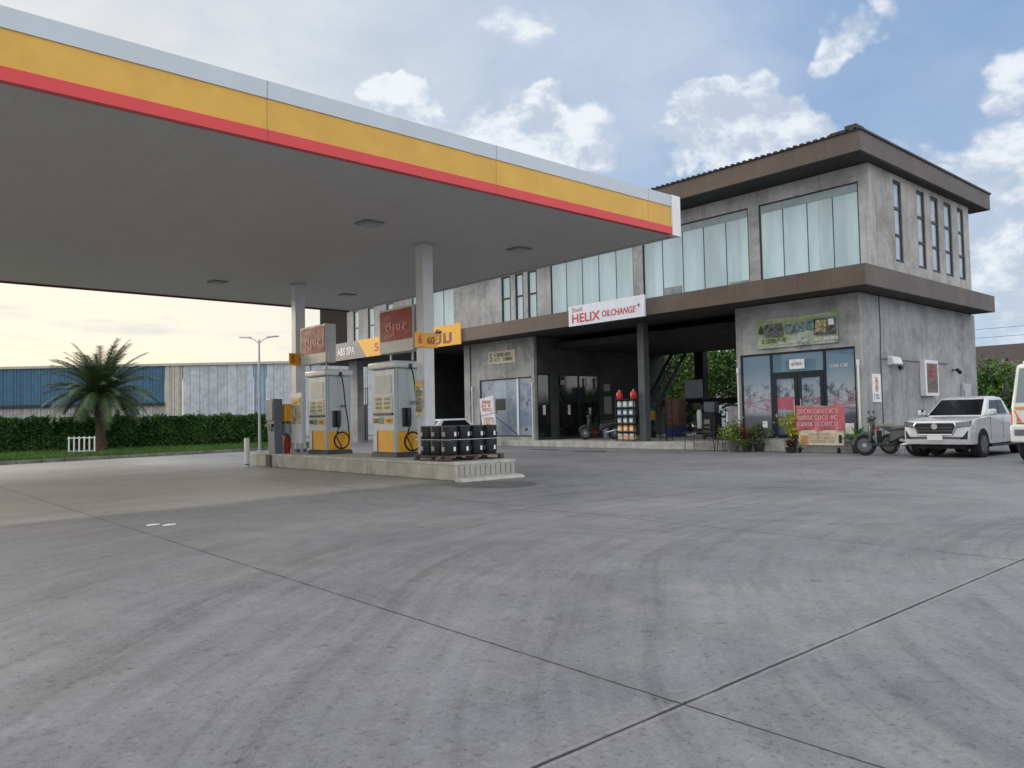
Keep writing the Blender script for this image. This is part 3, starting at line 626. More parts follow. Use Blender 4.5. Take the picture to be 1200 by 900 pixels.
# doors in the bay side wall
def baydoor(a0, a1, leafs):
    b = MB(); rect_frame(b, 'Y', 28.78, .08, a0+.003, a1-.003, .403, 3.657, .07)
    for i in range(1, leafs): x = a0+(a1-a0)*i/leafs; b.box(x-.04, x+.04, 28.78, 28.86, .47, 3.58)
    o = b.build('door', M_FR, bd, **kw); MB().box(a0+.05, a1-.05, 28.82, 28.84, .45, 3.6).build('pane', M_DGLASS, o, **kw)
    for i in range(leafs): x = a0+(a1-a0)*(i+.5)/leafs; MB().box(x-.09, x+.09, 28.765, 28.775, 1.55, 2.05 if i == 0 else 1.9).build('notice', M_TEXTW, o, **kw)
baydoor(27.02, 27.95, 1); baydoor(28.5, 31.7, 2)
for x0, x1, z0, z1 in ((28.65, 29.1, 3.1, 3.35), (30.5, 30.62, 2.95, 3.5), (31.35, 31.47, 2.95, 3.5), (32.0, 32.5, 2.8, 3.2), (32.0, 32.6, 1.55, 2.5)):
    MB().box(x0, x1, 28.71, 28.73, z0, z1).build('wall_notice', mat('dim_paper', (.36, .36, .38), .7, var=.25, scale=9), bd, **kw)
# garage bay notice board
MB().box(37.2, 37.28, 37.0, 38.4, 3.2, 4.1).build('notice_board', mat('board_pale', (.5, .58, .62), .5), bd, **kw)
# steel stair inside the bay
st = thing('staircase', 'dark steel staircase climbing inside the open bay', 'staircase', (33.5, 27.6, .28))
b = MB()
for s_ in (0, .95): b.hexa([(33.0, 26.6+s_, .6), (33.0, 26.65+s_, .6), (37.0, 26.65+s_, 5.2), (37.0, 26.6+s_, 5.2)], [(33.0, 26.6+s_, .9), (33.0, 26.65+s_, .9), (37.0, 26.65+s_, 5.5), (37.0, 26.6+s_, 5.5)])
b.build('stringer', M_DARK, st, world=True)
for i in range(15):
    x = 33.15+i*.26; z = .85+i*.295; MB().box(x, x+.28, 26.66, 27.54, z, z+.04).build('tread', mat('tread_metal', (.14, .15, .16), .5, .3), st, world=True)
b = MB(); b.tube([(33.1, 26.6, 1.8), (37, 26.6, 6.3)], .025, 6)
for i in range(8): x = 33.2+i*.5; z = .8+(x-33)*1.15; b.tube([(x, 26.6, z), (x, 26.6, z+.95)], .018, 5)
b.build('handrail', M_DARK, st, world=True)

# ---- signs on the building (each its own thing)
def sign(name, label, cat, x, y0, y1, z0, z1, m, th=.06, group=None):
    o = thing(name, label, cat, (x, (y0+y1)/2, z0), group=group)
    MB().box(x-th, x-.003, y0, y1, z0, z1).build('panel', m, o, world=True, bevel=.004, seg=1); return o
M_SIGNW = mat('sign_white', (.70, .73, .80), .35, var=.05)
s_ = sign('shop_sign', 'white board with red HELIX lettering on the brown band', 'sign', BX, 20.25, 24.62, 5.50, 6.40, M_SIGNW, .10)
fx = BX-.103
text('lettering', 'Shell', M_TEXTR, s_, (fx, 24.1, 6.22), **FX, height=.20, width=.62)
text('lettering', 'HELIX', M_TEXTR, s_, (fx, 23.55, 5.83), **FX, height=.40, width=1.7, bold=.02)
text('lettering', 'OILCHANGE', M_TEXTR, s_, (fx, 21.65, 5.86), **FX, height=.28, width=1.9, bold=.02, shear=.2)
text('plus_mark', '+', M_TEXTB, s_, (fx, 20.55, 6.0), **FX, height=.16, width=.16, bold=.03)
M_ASPH = mat('sign_grey', (.17, .17, .19), .4, var=.1)
s_ = thing('band_banner', 'long grey and yellow banner with ABS SPA lettering under the canopy edge', 'banner', (BX, 39, 5.42))
x = BX-.06
b = MB(); b.prism([(46.6, 5.42), (42.4, 5.42), (43.5, 6.55), (46.6, 6.55)], 'X', x, BX-.004); b.build('grey_panel', M_ASPH, s_, world=True)
b = MB(); b.prism([(42.38, 5.42), (32.7, 5.42), (32.7, 6.55), (43.48, 6.55)], 'X', x, BX-.004); b.build('yellow_panel', M_YELP, s_, world=True)
text('lettering', 'ABS SPA', M_TEXTW, s_, (x-.002, 44.95, 5.98), **FX, height=.5, width=2.3, bold=.02)
text('lettering', '5', M_TEXTR, s_, (x-.002, 41.2, 5.95), **FX, height=.5, width=.5, bold=.02)
text('lettering', 'ยิ้ม', mat('maroon_ink', (.20, .04, .03), .5), s_, (x-.002, 34.35, 5.98), **FX, height=.85, width=1.7, bold=.03)
s_ = sign('name_board', 'small cream name board on the cement wall above the blue shop window', 'sign', GX, 30.13, 32.3, 4.32, 5.0, M_CREAM, .05)
text('house_number', '5', M_TEXTK, s_, (GX-.055, 32.05, 4.66), **FX, height=.42, width=.22)
scribble('lettering', M_TEXTK, s_, (GX-.05, 31.0, 4.66), **FX, width=1.5, height=.5, rows=2, seed=8)
# green banner
s_ = thing('printed_banner', 'green and white printed vinyl banner above the right-hand shop window', 'banner', (GX, 14.5, 3.85))
def banner_mat():
    m, t, p, oc = newmat('green_print')
    c = t.mix(t.step(t.noise(oc, 1.1, 5, .7), .42, .58), (.44, .48, .40), (.27, .36, .17))
    c = t.mix(t.step(t.noise(t.vmath('ADD', oc, (3, 6, 1)), 2.2, 4, .7), .58, .64), c, (.14, .24, .25))
    t.inp(p.inputs['Base Color'], c); p.inputs['Roughness'].default_value = .5; return m
b = MB(); N = 16
for i in range(N):
    ya, yb = 16.1-3.2*i/N, 16.1-3.2*(i+1)/N; sg = lambda q: .05*math.sin((16.1-q)*2.6)+.03*math.sin((16.1-q)*6)
    za, zb = 5.0-.06*math.sin((16.1-ya)/3.2*math.pi), 5.0-.06*math.sin((16.1-yb)/3.2*math.pi)
    b.hexa([(GX-.05-abs(sg(ya)), ya, 3.86), (GX-.05-abs(sg(yb)), yb, 3.86), (GX-.03, yb, 3.86), (GX-.03, ya, 3.86)], [(GX-.05, ya, za), (GX-.05, yb, zb), (GX-.03, yb, zb), (GX-.03, ya, za)])
b.build('sheet', banner_mat(), s_, world=True)
bxx = GX-.14
def card(nm, y0, y1, z0, z1, m, k=0): return MB().box(bxx-.004-k, bxx-k, y0, y1, z0, z1).build(nm, m, s_, world=True)
M_PIC = mat('dark_picture', (.10, .10, .11), .5, var=.9, scale=9); M_TEAL = mat('teal_picture', (.12, .22, .22), .5, var=.8, scale=9); M_FLOW = mat('yellow_picture', (.40, .34, .16), .5, var=.8, scale=9)
card('picture', 15.0, 15.72, 4.28, 4.75, M_PIC); card('picture', 12.95, 13.75, 4.18, 4.78, M_PIC)
for i in range(3): card('picture', 14.55-i*.42, 14.88-i*.42, 4.35+i*.03, 4.68+i*.03, M_TEAL)
card('picture', 13.3, 13.7, 4.28, 4.7, M_FLOW, .004); card('picture', 13.0, 13.2, 4.5, 4.72, M_TEXTW, .004)
MB().prism([(15.98, 4.42), (15.76, 4.42), (15.80, 4.62), (15.87, 4.74), (15.94, 4.62)], 'X', bxx-.006, bxx).build('emblem', M_TEXTK, s_, world=True)
scribble('lettering', M_TEXTK, s_, (bxx-.002, 15.3, 4.12), **FX, width=1.0, height=.20, rows=1, seed=12)
scribble('lettering', mat('lime_ink', (.40, .55, .08), .5), s_, (bxx-.002, 14.2, 4.82), **FX, width=2.2, height=.14, rows=1, seed=13)
scribble('lettering', M_TEXTW, s_, (bxx-.002, 14.0, 4.03), **FX, width=2.3, height=.15, rows=1, seed=14)
# things on the side wall
s_ = thing('wall_light_box', 'white framed light box with dark red poster on the side wall', 'light box', (32.4, GY, 1.95))
MB().box(31.75, 33.05, GY-.22, GY-.003, 1.95, 3.35).build('case', M_WHITE, s_, world=True, bevel=.015)
MB().box(31.90, 32.90, GY-.235, GY-.222, 2.08, 3.22).build('poster', mat('dark_red_poster', (.13, .035, .03), .35, var=.7, scale=5, coat=.5), s_, world=True)
scribble('lettering', mat('faint_red', (.45, .10, .08), .5), s_, (32.4, GY-.232, 2.9), **FY, width=.75, height=.5, rows=3, seed=31)
scribble('lettering', mat('faint_green', (.15, .22, .12), .5), s_, (32.4, GY-.232, 2.35), **FY, width=.75, height=.3, rows=2, seed=33)
s_ = thing('air_vent_hood', 'small white boxy vent hood high on the side wall', 'vent', (29.2, GY, 3.05))
MB().hexa([(28.85, GY-.28, 3.10), (29.60, GY-.28, 3.10), (29.60, GY-.003, 3.05), (28.85, GY-.003, 3.05)], [(28.85, GY-.20, 3.36), (29.60, GY-.20, 3.36), (29.60, GY-.003, 3.42), (28.85, GY-.003, 3.42)]).build('hood', M_WHITE, s_, world=True, bevel=.02)
s_ = thing('junction_box', 'small dark junction box beside the white vent hood', 'box', (30.0, GY, 3.05))
MB().box(29.75, 30.25, GY-.12, GY-.003, 3.05, 3.25).build('case', M_KIOSK, s_, world=True, bevel=.01); MB().box(29.85, 30.05, GY-.10, GY-.003, 2.93, 3.047).build('gland', M_DARK, s_, world=True)
s_ = thing('security_camera', 'dark camera on a bracket to the right of the light box', 'camera', (35.1, GY, 2.95))
MB().tube([(35.1, GY, 3.05), (35.1, GY-.25, 3.02)], .03, 8).build('bracket', M_DARK, s_, world=True); MB().tube([(34.95, GY-.36, 2.92), (35.2, GY-.18, 3.05)], .075, 10).build('case', M_DARK, s_, world=True)
s_ = thing('notice_sign', 'narrow white no-entry style notice with red marks on the wall corner', 'sign', (27.9, GY, 1.76))
MB().box(27.55, 28.22, GY-.03, GY-.003, 1.72, 2.72).build('panel', M_TEXTW, s_, world=True)
for zc in (2.48, 2.22):
    b = MB(); n = 20
    for k in range(n):
        a, c = 2*math.pi*k/n, 2*math.pi*(k+1)/n
        b.quad(*[(27.88+r_*math.cos(q), GY-.034, zc+r_*math.sin(q)) for r_, q in ((.13, a), (.13, c), (.10, c), (.10, a))])
    b.quad((27.79, GY-.034, zc+.07), (27.81, GY-.034, zc+.09), (27.97, GY-.034, zc-.07), (27.95, GY-.034, zc-.09)); b.build('mark', M_TEXTR, s_, world=True)
    MB().quad((27.82, GY-.032, zc-.05), (27.94, GY-.032, zc-.05), (27.90, GY-.032, zc+.06), (27.85, GY-.032, zc+.06)).build('pictogram', M_TEXTK, s_, world=True)
scribble('lettering', M_TEXTB, s_, (27.88, GY-.028, 1.92), **FY, width=.45, height=.2, rows=2, seed=35)
s_ = thing('electric_cabinet', 'pale flush electric cabinet at the far end of the side wall', 'cabinet', (37, GY, 1.2))
MB().box(36.0, 36.9, GY-.10, GY-.003, 1.5, 2.5).build('case', mat('pale_cab', (.42, .45, .50), .5), s_, world=True, bevel=.01)
MB().box(36.08, 36.82, GY-.112, GY-.102, 1.57, 2.43).build('door', mat('pale_cab2', (.40, .43, .48), .5), s_, world=True)

# ================================================================== gate
gt = thing('sliding_gate', 'dark blue sheet metal gate with upright bars under the building end', 'gate', (28.5, 45, 0))
for y0, y1 in ((39.7, 46.2), (47.5, 53.5)):
    corr((28.3, y1), (28.3, y0), .05, 2.55, .3, .04).build('sheet', mat('gate_blue', (.035, .06, .09), .5, .2, var=.2), gt, world=True)
    b = MB(); y = y0
    while y < y1: b.box(28.32, 28.35, y, y+.03, 2.55, 3.75); y += .3
    b.box(28.3, 28.36, y0, y1, 2.5, 2.6); b.box(28.3, 28.36, y0, y1, 3.7, 3.76); b.build('bar', M_DARK, gt, world=True)

# ================================================================== canopy
CZ0, CZ1 = 5.99, 7.0; CX0, CX1, CY0, CY1 = -9.0, 16.36, 11.96, 28.67
cn = thing('station_canopy', 'large flat forecourt canopy with white, yellow and red edge', 'canopy', (11.7, 20.3, 0))
kc = dict(parent=cn, world=True)
MB().box(CX0+.1, CX1-.102, CY0+.102, CY1-.003, CZ0+.03, CZ1-.15).build('soffit', M_SOFFIT, **kc)
h = CZ1-CZ0; za = CZ0+h*.19; zb = CZ0+h*.71
for nm_, z0, z1, out, m_ in (('white_fascia', zb, CZ1, .02, M_FASC), ('yellow_fascia', za, zb, 0, M_YEL), ('red_fascia', CZ0, za, .03, M_RED)):
    MB().box(CX0, CX1-.34, CY0-out, CY0+.1, z0, z1).build(nm_, m_, **kc); MB().box(CX0, CX1-.1, CY1, CY1+.04+out, z0, z1).build(nm_, m_, **kc)
MB().box(CX1-.34, CX1, CY0-.05, CY0+.1, CZ0-.02, CZ1).build('corner_trim', M_WHITE, **kc)
MB().box(CX0, CX1-.1, CY1-.08, CY1+.02, CZ0-.03, CZ0-.002).build('edge_angle', mat('edge_dark', (.06, .06, .065), .6), **kc)
b = MB(); b.box(CX1-.1, CX1, CY0+.1, CY1-.1, CZ0-.01, CZ1-.02); b.build('end_fascia', mat('end_grey', (.45, .48, .5), .4), **kc)
for y in (11.7+.05+4.0, 25.0):
    for x in (9.4, 14.1):
        yy = 15.6 if y < 20 else 25.0
        b = MB(); b.box(x-.26, x+.26, yy-.26, yy+.26, CZ0-.01, CZ0+.025); o = b.build('ceiling_light', mat('lamp_housing', (.26, .26, .255), .5), **kc, bevel=.02)
        MB().box(x-.18, x+.18, yy-.18, yy+.18, CZ0-.02, CZ0-.012).build('diffuser', mat('unlit_diffuser', (.30, .31, .31), .3), o, world=True)
for (x, y) in ((11.7, 16.7), (11.7, 24.0), (-.9, 16.7), (-.9, 24.0)):
    b = MB(); b.box(x-.17, x+.17, y-.17, y+.17, .42, CZ0+.02); o = b.build('column', M_COLM, **kc, bevel=.025)
    MB().box(x-.20, x+.20, y-.20, y+.20, CZ0-.03, CZ0+.02).build('collar', M_SOFFIT, o, world=True)
    MB().box(x-.19, x+.19, y-.19, y+.19, .42, .54).build('base_plate', mat('base_dark', (.10, .11, .12), .6), o, world=True)
# islands
def island(x0, x1, y0, y1, lab):
    o = MB().box(x0, x1, y0, y1, 0, .42).build('pump_island', M_ISL, bevel=.03); tag(o, lab, 'island', 'pump islands')
    MB().box(x0-.012, x1+.012, y0-.012, y1+.012, .36, .425).build('edge_strip', M_KERB, o, bevel=.01)
    return o
isl = island(10.65, 12.45, 14.1, 25.3, 'raised concrete pump island carrying the pumps and canopy columns')
island(-1.95, .15, 14.1, 25.3, 'second concrete island under the near end of the canopy')
b = MB(); b.hexa([(10.62, 13.80, 0), (12.5, 13.80, 0), (12.5, 14.08, 0), (10.62, 14.08, 0)], [(10.62, 13.86, .06), (12.5, 13.86, .06), (12.5, 14.08, .08), (10.62, 14.08, .08)]); b.build('end_kerb', M_KERB, isl)
b = MB()
for i in range(11): b.box(10.75+i*.155, 10.82+i*.155, 14.07, 14.088, .12, .34)
b.build('end_ribs', mat('rib_grey', (.34, .335, .31), .7), isl)

# ================================================================== dispensers
M_DISP = mat('dispenser_white', (.62, .65, .66), .32, var=.05, dirt=.08); M_DSIDE = mat('dispenser_side', (.42, .49, .52), .35, var=.06, dirt=.1)
def dispenser(loc, label):
    o = thing('fuel_dispenser', label, 'fuel pump', loc, 0, 'fuel dispensers on the pump island')
    # local: display face towards -X, hose face towards -Y
    W, D, H = .80, 1.2, 2.55
    MB().box(0, W, 0, D, .12, 2.38).build('cabinet', M_DSIDE, o, bevel=.02)
    MB().box(-.03, W+.03, -.03, D+.03, 0, .115).build('plinth', mat('plinth_dark', (.05, .06, .07), .6), o)
    MB().box(-.10, W+.06, -.08, D+.08, 2.385, 2.58).build('top_cap', M_DISP, o, bevel=.05, seg=3)
    MB().box(-.022, -.002, .06, D-.06, .14, 2.36).build('front_panel', M_DISP, o, bevel=.006)
    MB().box(-.034, -.024, .20, D-.22, 1.72, 2.20).build('screen', mat('pump_screen', (.40, .45, .47), .15, var=.1, coat=.6), o)
    MB().box(-.038, -.024, .16, D-.18, 1.22, 1.66).build('price_panel', mat('price_cream', (.58, .54, .40), .4, var=.15), o)
    b = MB()
    for i in range(3):
        for j in range(2): b.box(-.044, -.039, .25+j*.42, .55+j*.42, 1.30+i*.115, 1.37+i*.115)
    b.build('display', mat('lcd_grey', (.22, .23, .18), .3), o)
    MB().box(-.07, -.024, .12, D-.14, 1.13, 1.19).build('ledge', M_BLACK, o)
    MB().box(-.036, -.024, .16, .52, .90, 1.06).build('grade_badge', M_YELP, o); MB().box(-.036, -.024, .60, .80, .90, 1.06).build('grade_badge', mat('green_badge', (.05, .3, .08), .4), o)
    MB().box(-.036, -.024, .86, 1.10, .92, 1.05).build('grade_badge', mat('maroon_badge', (.2, .03, .03), .4), o)
    MB().box(-.034, -.024, .12, .86, .14, .72).build('yellow_skirt', M_YELP, o); MB().box(-.034, -.024, .865, .93, .14, .72).build('red_stripe', M_REDP, o)
    MB().box(.03, W-.03, -.016, -.002, .14, .68).build('yellow_skirt', M_YELP, o)
    # hose side: column cover, holster, nozzle, hose, coil
    MB().box(.06, W-.08, -.03, -.004, .70, 2.33).build('hose_panel', mat('hose_panel', (.47, .53, .55), .35, var=.04), o, bevel=.008)
    for k, xx in enumerate((.26,)):
        MB().box(xx-.11, xx+.13, -.14, -.032, .82, 1.32).build('holster', M_BLACK, o, bevel=.03)
        b = MB(); b.tube([(xx, -.20, 1.30), (xx, -.23, 1.10), (xx, -.19, .92), (xx+.02, -.21, .80)], [.035, .05, .035, .02], 8); b.build('nozzle', M_BLACK, o, smooth=True)
    hs = [(.40, -.06, 2.44), (.42, -.16, 2.30), (.45, -.20, 2.0), (.50, -.20, 1.5), (.58, -.20, 1.0), (.62, -.20, .62)]
    for k in range(0, 46): a = k/20*2*math.pi; r_ = .26-.025*k/46; hs.append((.36+r_*math.cos(a), -.20-.012*(k % 20)/20-.03*k/46, .42-r_*math.sin(a)))
    hs += [(.15, -.26, .55), (.24, -.25, .80)]
    MB().tube(hs, .019, 7).build('hose', M_RUB, o, smooth=True)
    MB().box(.36, .46, -.10, .02, 2.38, 2.50).build('hose_swivel', M_BLACK, o)
    MB().box(.44, .60, -.17, -.032, 1.44, 1.50).build('hose_hook', M_STEEL, o)
    scribble('lettering', M_TEXTK, o, (loc[0]-.040, loc[1]+.30, loc[2]+.98), **FX, width=.26, height=.1, rows=1, seed=2)
    return o
dispenser((11.30, 17.5, .425), 'white and yellow fuel pump right behind the nearer canopy column')
dispenser((11.30, 21.3, .425), 'white and yellow fuel pump nearer the far canopy column')
# back-lit style header boxes above the pumps
def header(y0, y1, label, sub):
    o = thing('pump_header', label, 'sign', (11.7, (y0+y1)/2, 3.2), 0, 'red header signs above the pumps')
    X0_, X1_ = 11.5, 11.86
    MB().box(X0_, X1_, y0, y1, 3.25, 4.46).build('case', mat('header_case', (.50, .50, .47), .45, var=.06, dirt=.1), o, world=True, bevel=.01)
    MB().box(X0_-.012, X0_-.002, y0+.06, y1-.06, 3.58, 4.40).build('red_panel', M_REDP, o, world=True)
    b = MB()
    for i in range(3): b.box(X0_+.06+i*.11, X0_+.10+i*.11, y0-.012, y0-.002, 3.28, 4.43)
    b.build('side_rib', M_GREY, o, world=True)
    text('lettering', sub[0], mat('pink_ink', (.62, .28, .25), .5), o, (X0_-.016, y1-.42, 4.22), **FX, height=.12, width=.34)
    text('lettering', sub[1], MATS['pink_ink'], o, (X0_-.016, (y0+y1)/2-.05, 3.97), **FX, height=.24, width=(y1-y0)*.62)
    text('lettering', sub[2], MATS['pink_ink'], o, (X0_-.016, y1-.55, 3.72), **FX, height=.09, width=.5)
    for yy in (y0+.3, y1-.3): MB().tube([(11.68, yy, 3.0), (11.68, yy, 3.25)], .03, 6).build('support', M_STEEL, o, world=True)
    return o
header(16.95, 18.62, 'red and cream header sign box above the nearer pump', ('เชลล์', 'ดีเซล', 'shell'))
header(21.75, 23.45, 'red and cream header sign box beside the far canopy column', ('เชลล์', 'ดีเซล', 'shell'))
# pump number flags on columns
def flag(y, num, label):
    o = thing('pump_number_sign', label, 'sign', (11.3, y, 3.3), 0, 'pump number signs on the columns')
    MB().box(11.27, 11.526, y-.21, y-.18, 3.30, 3.68).build('panel', M_YELP, o, world=True)
    MB().box(11.50, 11.526, y-.177, y+.20, 3.30, 3.68).build('panel', M_YELP, o, world=True)
    MB().box(11.53, 11.93, y-.21, y-.18, 3.28, 3.66).build('panel', M_YELP, o, world=True)
    text('lettering', num, M_REDB, o, (11.40, y-.212, 3.49), **FY, height=.24, width=.12, bold=.03)
    text('lettering', num, M_REDB, o, (11.496, y, 3.49), **FX, height=.24, width=.14, bold=.03)
    text('lettering', num+'0', mat('maroon2', (.28, .05, .02), .5), o, (11.73, y-.212, 3.47), **FY, height=.2, width=.24, bold=.02)
flag(16.7, '6', 'orange number 6 sign wrapped round the nearer canopy column')
flag(24.0, '5', 'orange number sign on the far canopy column')
# poster on near column
o = thing('column_poster', 'small framed yellow poster on the nearer canopy column', 'poster', (11.45, 16.7, 1.5))
MB().box(11.495, 11.527, 16.50, 16.90, 1.48, 2.46).build('frame', M_GREY, o, world=True)
MB().box(11.485, 11.493, 16.53, 16.87, 1.52, 2.42).build('print', mat('poster_print', (.48, .42, .28), .5, var=.6, scale=7), o, world=True)
MB().box(11.478, 11.484, 16.55, 16.85, 2.28, 2.40).build('heading', M_YELP, o, world=True)
scribble('lettering', M_TEXTK, o, (11.482, 16.70, 1.9), **FX, width=.28, height=.6, rows=6, seed=41)
# poster stand at the far column
o = thing('poster_stand', 'white and green poster board standing at the far canopy column', 'poster', (11.2, 23.4, .42))
MB().box(11.25, 11.30, 22.9, 23.65, .75, 2.35).build('board', M_WHITE, o, world=True); MB().box(11.24, 11.248, 22.97, 23.58, 1.35, 2.2).build('print', MATS['poster_print'], o, world=True)
MB().box(11.25, 11.32, 22.93, 23.0, .42, .75).build('leg', M_GREY, o, world=True); MB().box(11.25, 11.32, 23.55, 23.62, .42, .75).build('leg', M_GREY, o, world=True)
MB().box(11.232, 11.239, 23.0, 23.55, 2.05, 2.17).build('heading', M_YELP, o, world=True)
# yellow bin and fire extinguisher group
o = thing('squeegee_station', 'yellow windscreen washer holder between the grey kiosk and the column', 'washer holder', (11.2, 23.8, .42))
MB().tube([(11.2, 23.95, .42), (11.2, 23.95, 1.5)], .03, 8).build('post', M_STEEL, o, world=True)
MB().box(11.05, 11.35, 23.68, 24.2, 1.45, 2.02).build('holder', M_YELP, o, world=True, bevel=.04)
MB().lathe([(.13, 0), (.16, .35), (.17, .36)], (11.2, 23.95, 1.02), 14).build('bucket', mat('pale_grey_pl', (.3, .33, .36), .5), o, world=True)
for k, (yy, m_, lb) in enumerate(((23.72, M_REDP, 'dark red fire extinguisher on the island by the poster board'), (24.02, M_WHITE, 'white gas cylinder on the island behind the grey kiosk'))):
    o = thing('extinguisher', lb, 'extinguisher', (11.15, yy, .425))
    MB().lathe([(.09, 0), (.10, .03), (.10, .42), (.07, .52), (.03, .55), (.03, .6)], n=14).build('cylinder', m_, o, smooth=True)
    MB().box(-.08, .04, -.02, .02, .60, .64).build('handle', M_BLACK, o); MB().tube([(.02, 0, .60), (.10, .03, .5), (.12, .03, .2)], .012, 6).build('hose', M_RUB, o)
# kiosk
o = thing('payment_kiosk', 'grey metal payment cabinet at the far end of the pump island', 'kiosk', (10.8, 24.0, 0))
b = MB(); b.hexa([(10.74, 23.72, .42), (10.98, 23.72, .42), (10.98, 24.22, .42), (10.74, 24.22, .42)], [(10.66, 23.68, 2.18), (10.98, 23.68, 2.18), (10.98, 24.28, 2.18), (10.66, 24.28, 2.18)])
b.build('cabinet', M_KIOSK, o, world=True, bevel=.02)
MB().box(10.62, 10.72, 23.74, 24.22, 1.28, 1.38).build('shelf', M_BLACK, o, world=True); MB().box(10.66, 10.70, 23.85, 24.1, 1.16, 1.22).build('slot', M_BLACK, o, world=True)
MB().box(10.655, 10.68, 23.74, 24.22, 1.5, 2.1).build('panel', mat('kiosk_panel', (.14, .16, .185), .5), o, world=True)
MB().box(10.60, 10.645, 23.80, 24.15, 0, .40).build('pedestal', mat('dark_brown', (.10, .08, .07), .8, var=.3), o, world=True)  # thin dark brown plate on the island face below the kiosk

# ================================================================== pallet of black tubs
o = thing('pallet', 'dark wooden pallet under the stacked black tubs on the island end', 'pallet', (11.60, 15.2, .425))
b = MB()
for i in range(6): b.box(-.86, .86, -.68+i*.25, -.56+i*.25, .11, .135)
for x in (-.80, 0, .80): b.box(x-.05, x+.05, -.70, .70, .0, .022)
b.build('deck', M_WOOD, o)
for x in (-.80, 0, .80):
    for y in (-.64, 0, .64): MB().box(x-.06, x+.06, y-.05, y+.05, .022, .11).build('block', M_WOOD, o)
def tub(loc, label):
    r = thing('black_tub', label, 'tub', loc, 0, 'black tubs stacked on the pallet')
    MB().lathe([(.175, 0), (.19, .03), (.195, .28), (.175, .31)], n=20).build('drum', M_BLACK, r, smooth=False)
    MB().lathe([(.20, .30), (.20, .34), (.16, .345), (.15, .33)], n=20).build('lid', mat('lid_black', (.02, .024, .03), .3), r)
    MB().hexa([(-.197, -.05, .10), (-.197, .05, .10), (-.19, .05, .10), (-.19, -.05, .10)], [(-.199, -.05, .20), (-.199, .05, .20), (-.19, .05, .20), (-.19, -.05, .20)]).build('label', mat('tub_label', (.32, .34, .34), .5), r)
    MB().box(-.025, .03, -.199, -.19, .10, .20).build('label', M_TEXTW, r)
    return r
first = None
for lv in range(2):
    for i in range(4):
        for j in range(3):
            p_ = (11.6-.60+i*.40, 15.2-.43+j*.43, .562+lv*.347+.002)
            side = ('nearest' if j == 0 else 'middle' if j == 1 else 'farthest'); row = ('leftmost', 'second', 'third', 'rightmost')[i]
            lab = f'black lidded plastic tub, {"top" if lv else "bottom"} layer, {side} row, {row} column on the pallet'
            if first is None: first = tub(p_, lab)
            else: dup(first, p_, rz=random.Random(i*7+j*3+lv).choice((0, .12, -.1, .2)), label=lab)
st_ = MB(); z = 1.20
for z in (.93,):
    P_ = [(10.79, 14.56), (12.41, 14.56), (12.41, 15.86), (10.79, 15.86)]
    for (a, c) in zip(P_, P_[1:]+P_[:1]): st_.tube([(a[0], a[1], z), (c[0], c[1], z)], .008, 5)
o = st_.build('packing_strap', mat('strap_white', (.6, .6, .6), .5)); tag(o, 'thin pale strap wound round the stack of black tubs', 'strap')

# ================================================================== vehicles
def wheel(par, x, y, r, wdt, z=None):
    z = r if z is None else z; s = 1 if y > 0 else -1
    o = MB().lathe([(r*.62, -wdt/2), (r*.93, -wdt/2), (r, -wdt*.36), (r, wdt*.36), (r*.93, wdt/2), (r*.62, wdt/2)], (0, 0, 0), 28, 'Y').build('wheel', M_RUB, par); o.location = (x, y, z)
    W5 = wdt*.16*s
    rb = MB().lathe([(r*.66, wdt*.50*s), (r*.66, wdt*.53*s), (r*.60, wdt*.535*s), (r*.56, wdt*.505*s), (r*.2, wdt*.505*s)], (0, 0, 0), 24, 'Y')
    rb.build('rim', mat('rim_dark', (.05, .05, .055), .5, .4), o); rb = MB()
    for k in range(6):
        a = k*math.pi/3; ca, sa = math.cos(a), math.sin(a); q = []
        for yy in (.507, .56):
            q.append([(ca*r*.08-sa*.035, s*wdt*yy, sa*r*.08+ca*.035), (ca*r*.62-sa*.025, s*wdt*yy, sa*r*.62+ca*.025), (ca*r*.62+sa*.025, s*wdt*yy, sa*r*.62-ca*.025), (ca*r*.08+sa*.035, s*wdt*yy, sa*r*.08-ca*.035)])
        rb.hexa(*q)
    rb.lathe([(r*.68, wdt*.50*s), (r*.68, wdt*.545*s), (r*.62, wdt*.545*s), (r*.62, wdt*.507*s)], (0, 0, 0), 24, 'Y')
    rb.build('spokes', mat('alloy', (.30, .30, .31), .35, .7), o)
def loft_body(prof, stations):
    """side profile (x,z) lofted through y stations; stations: (y, fx(front inset), fz(lower top))"""
    b = MB(); n = len(prof); vs = []
    xmin = min(p[0] for p in prof); xmax = max(p[0] for p in prof)
    for y, ins, dz_, in stations:
        for x, z in prof:
            k = 1 if x < xmin+.7 else 0; xx = x+ins*max(0, 1-(x-xmin)/.7)-ins*.5*max(0, 1-(xmax-x)/.4); vs.append((xx, y, z-dz_*(1 if z > .75 else 0)))
    fs = []
    for i in range(len(stations)-1):
        for k in range(n): fs.append((i*n+k, i*n+(k+1) % n, (i+1)*n+(k+1) % n, (i+1)*n+k))
    fs += [tuple(range(n)), tuple(range((len(stations)-1)*n, len(stations)*n))[::-1]]
    b.add(vs, fs); return b
def arch(cx, r, z0, n=9):
    return [(cx+r*math.cos(a), max(z0, .38+r*math.sin(a))) for a in [math.pi-math.pi*i/(n-1) for i in range(n)]]
def tri_build(b, name, m, par, **k):
    o = b.build(name, m, par, **k); me = o.data; bm = bmesh.new(); bm.from_mesh(me); bmesh.ops.triangulate(bm, faces=[f for f in bm.faces if len(f.verts) > 4]); bm.to_mesh(me); bm.free(); return o
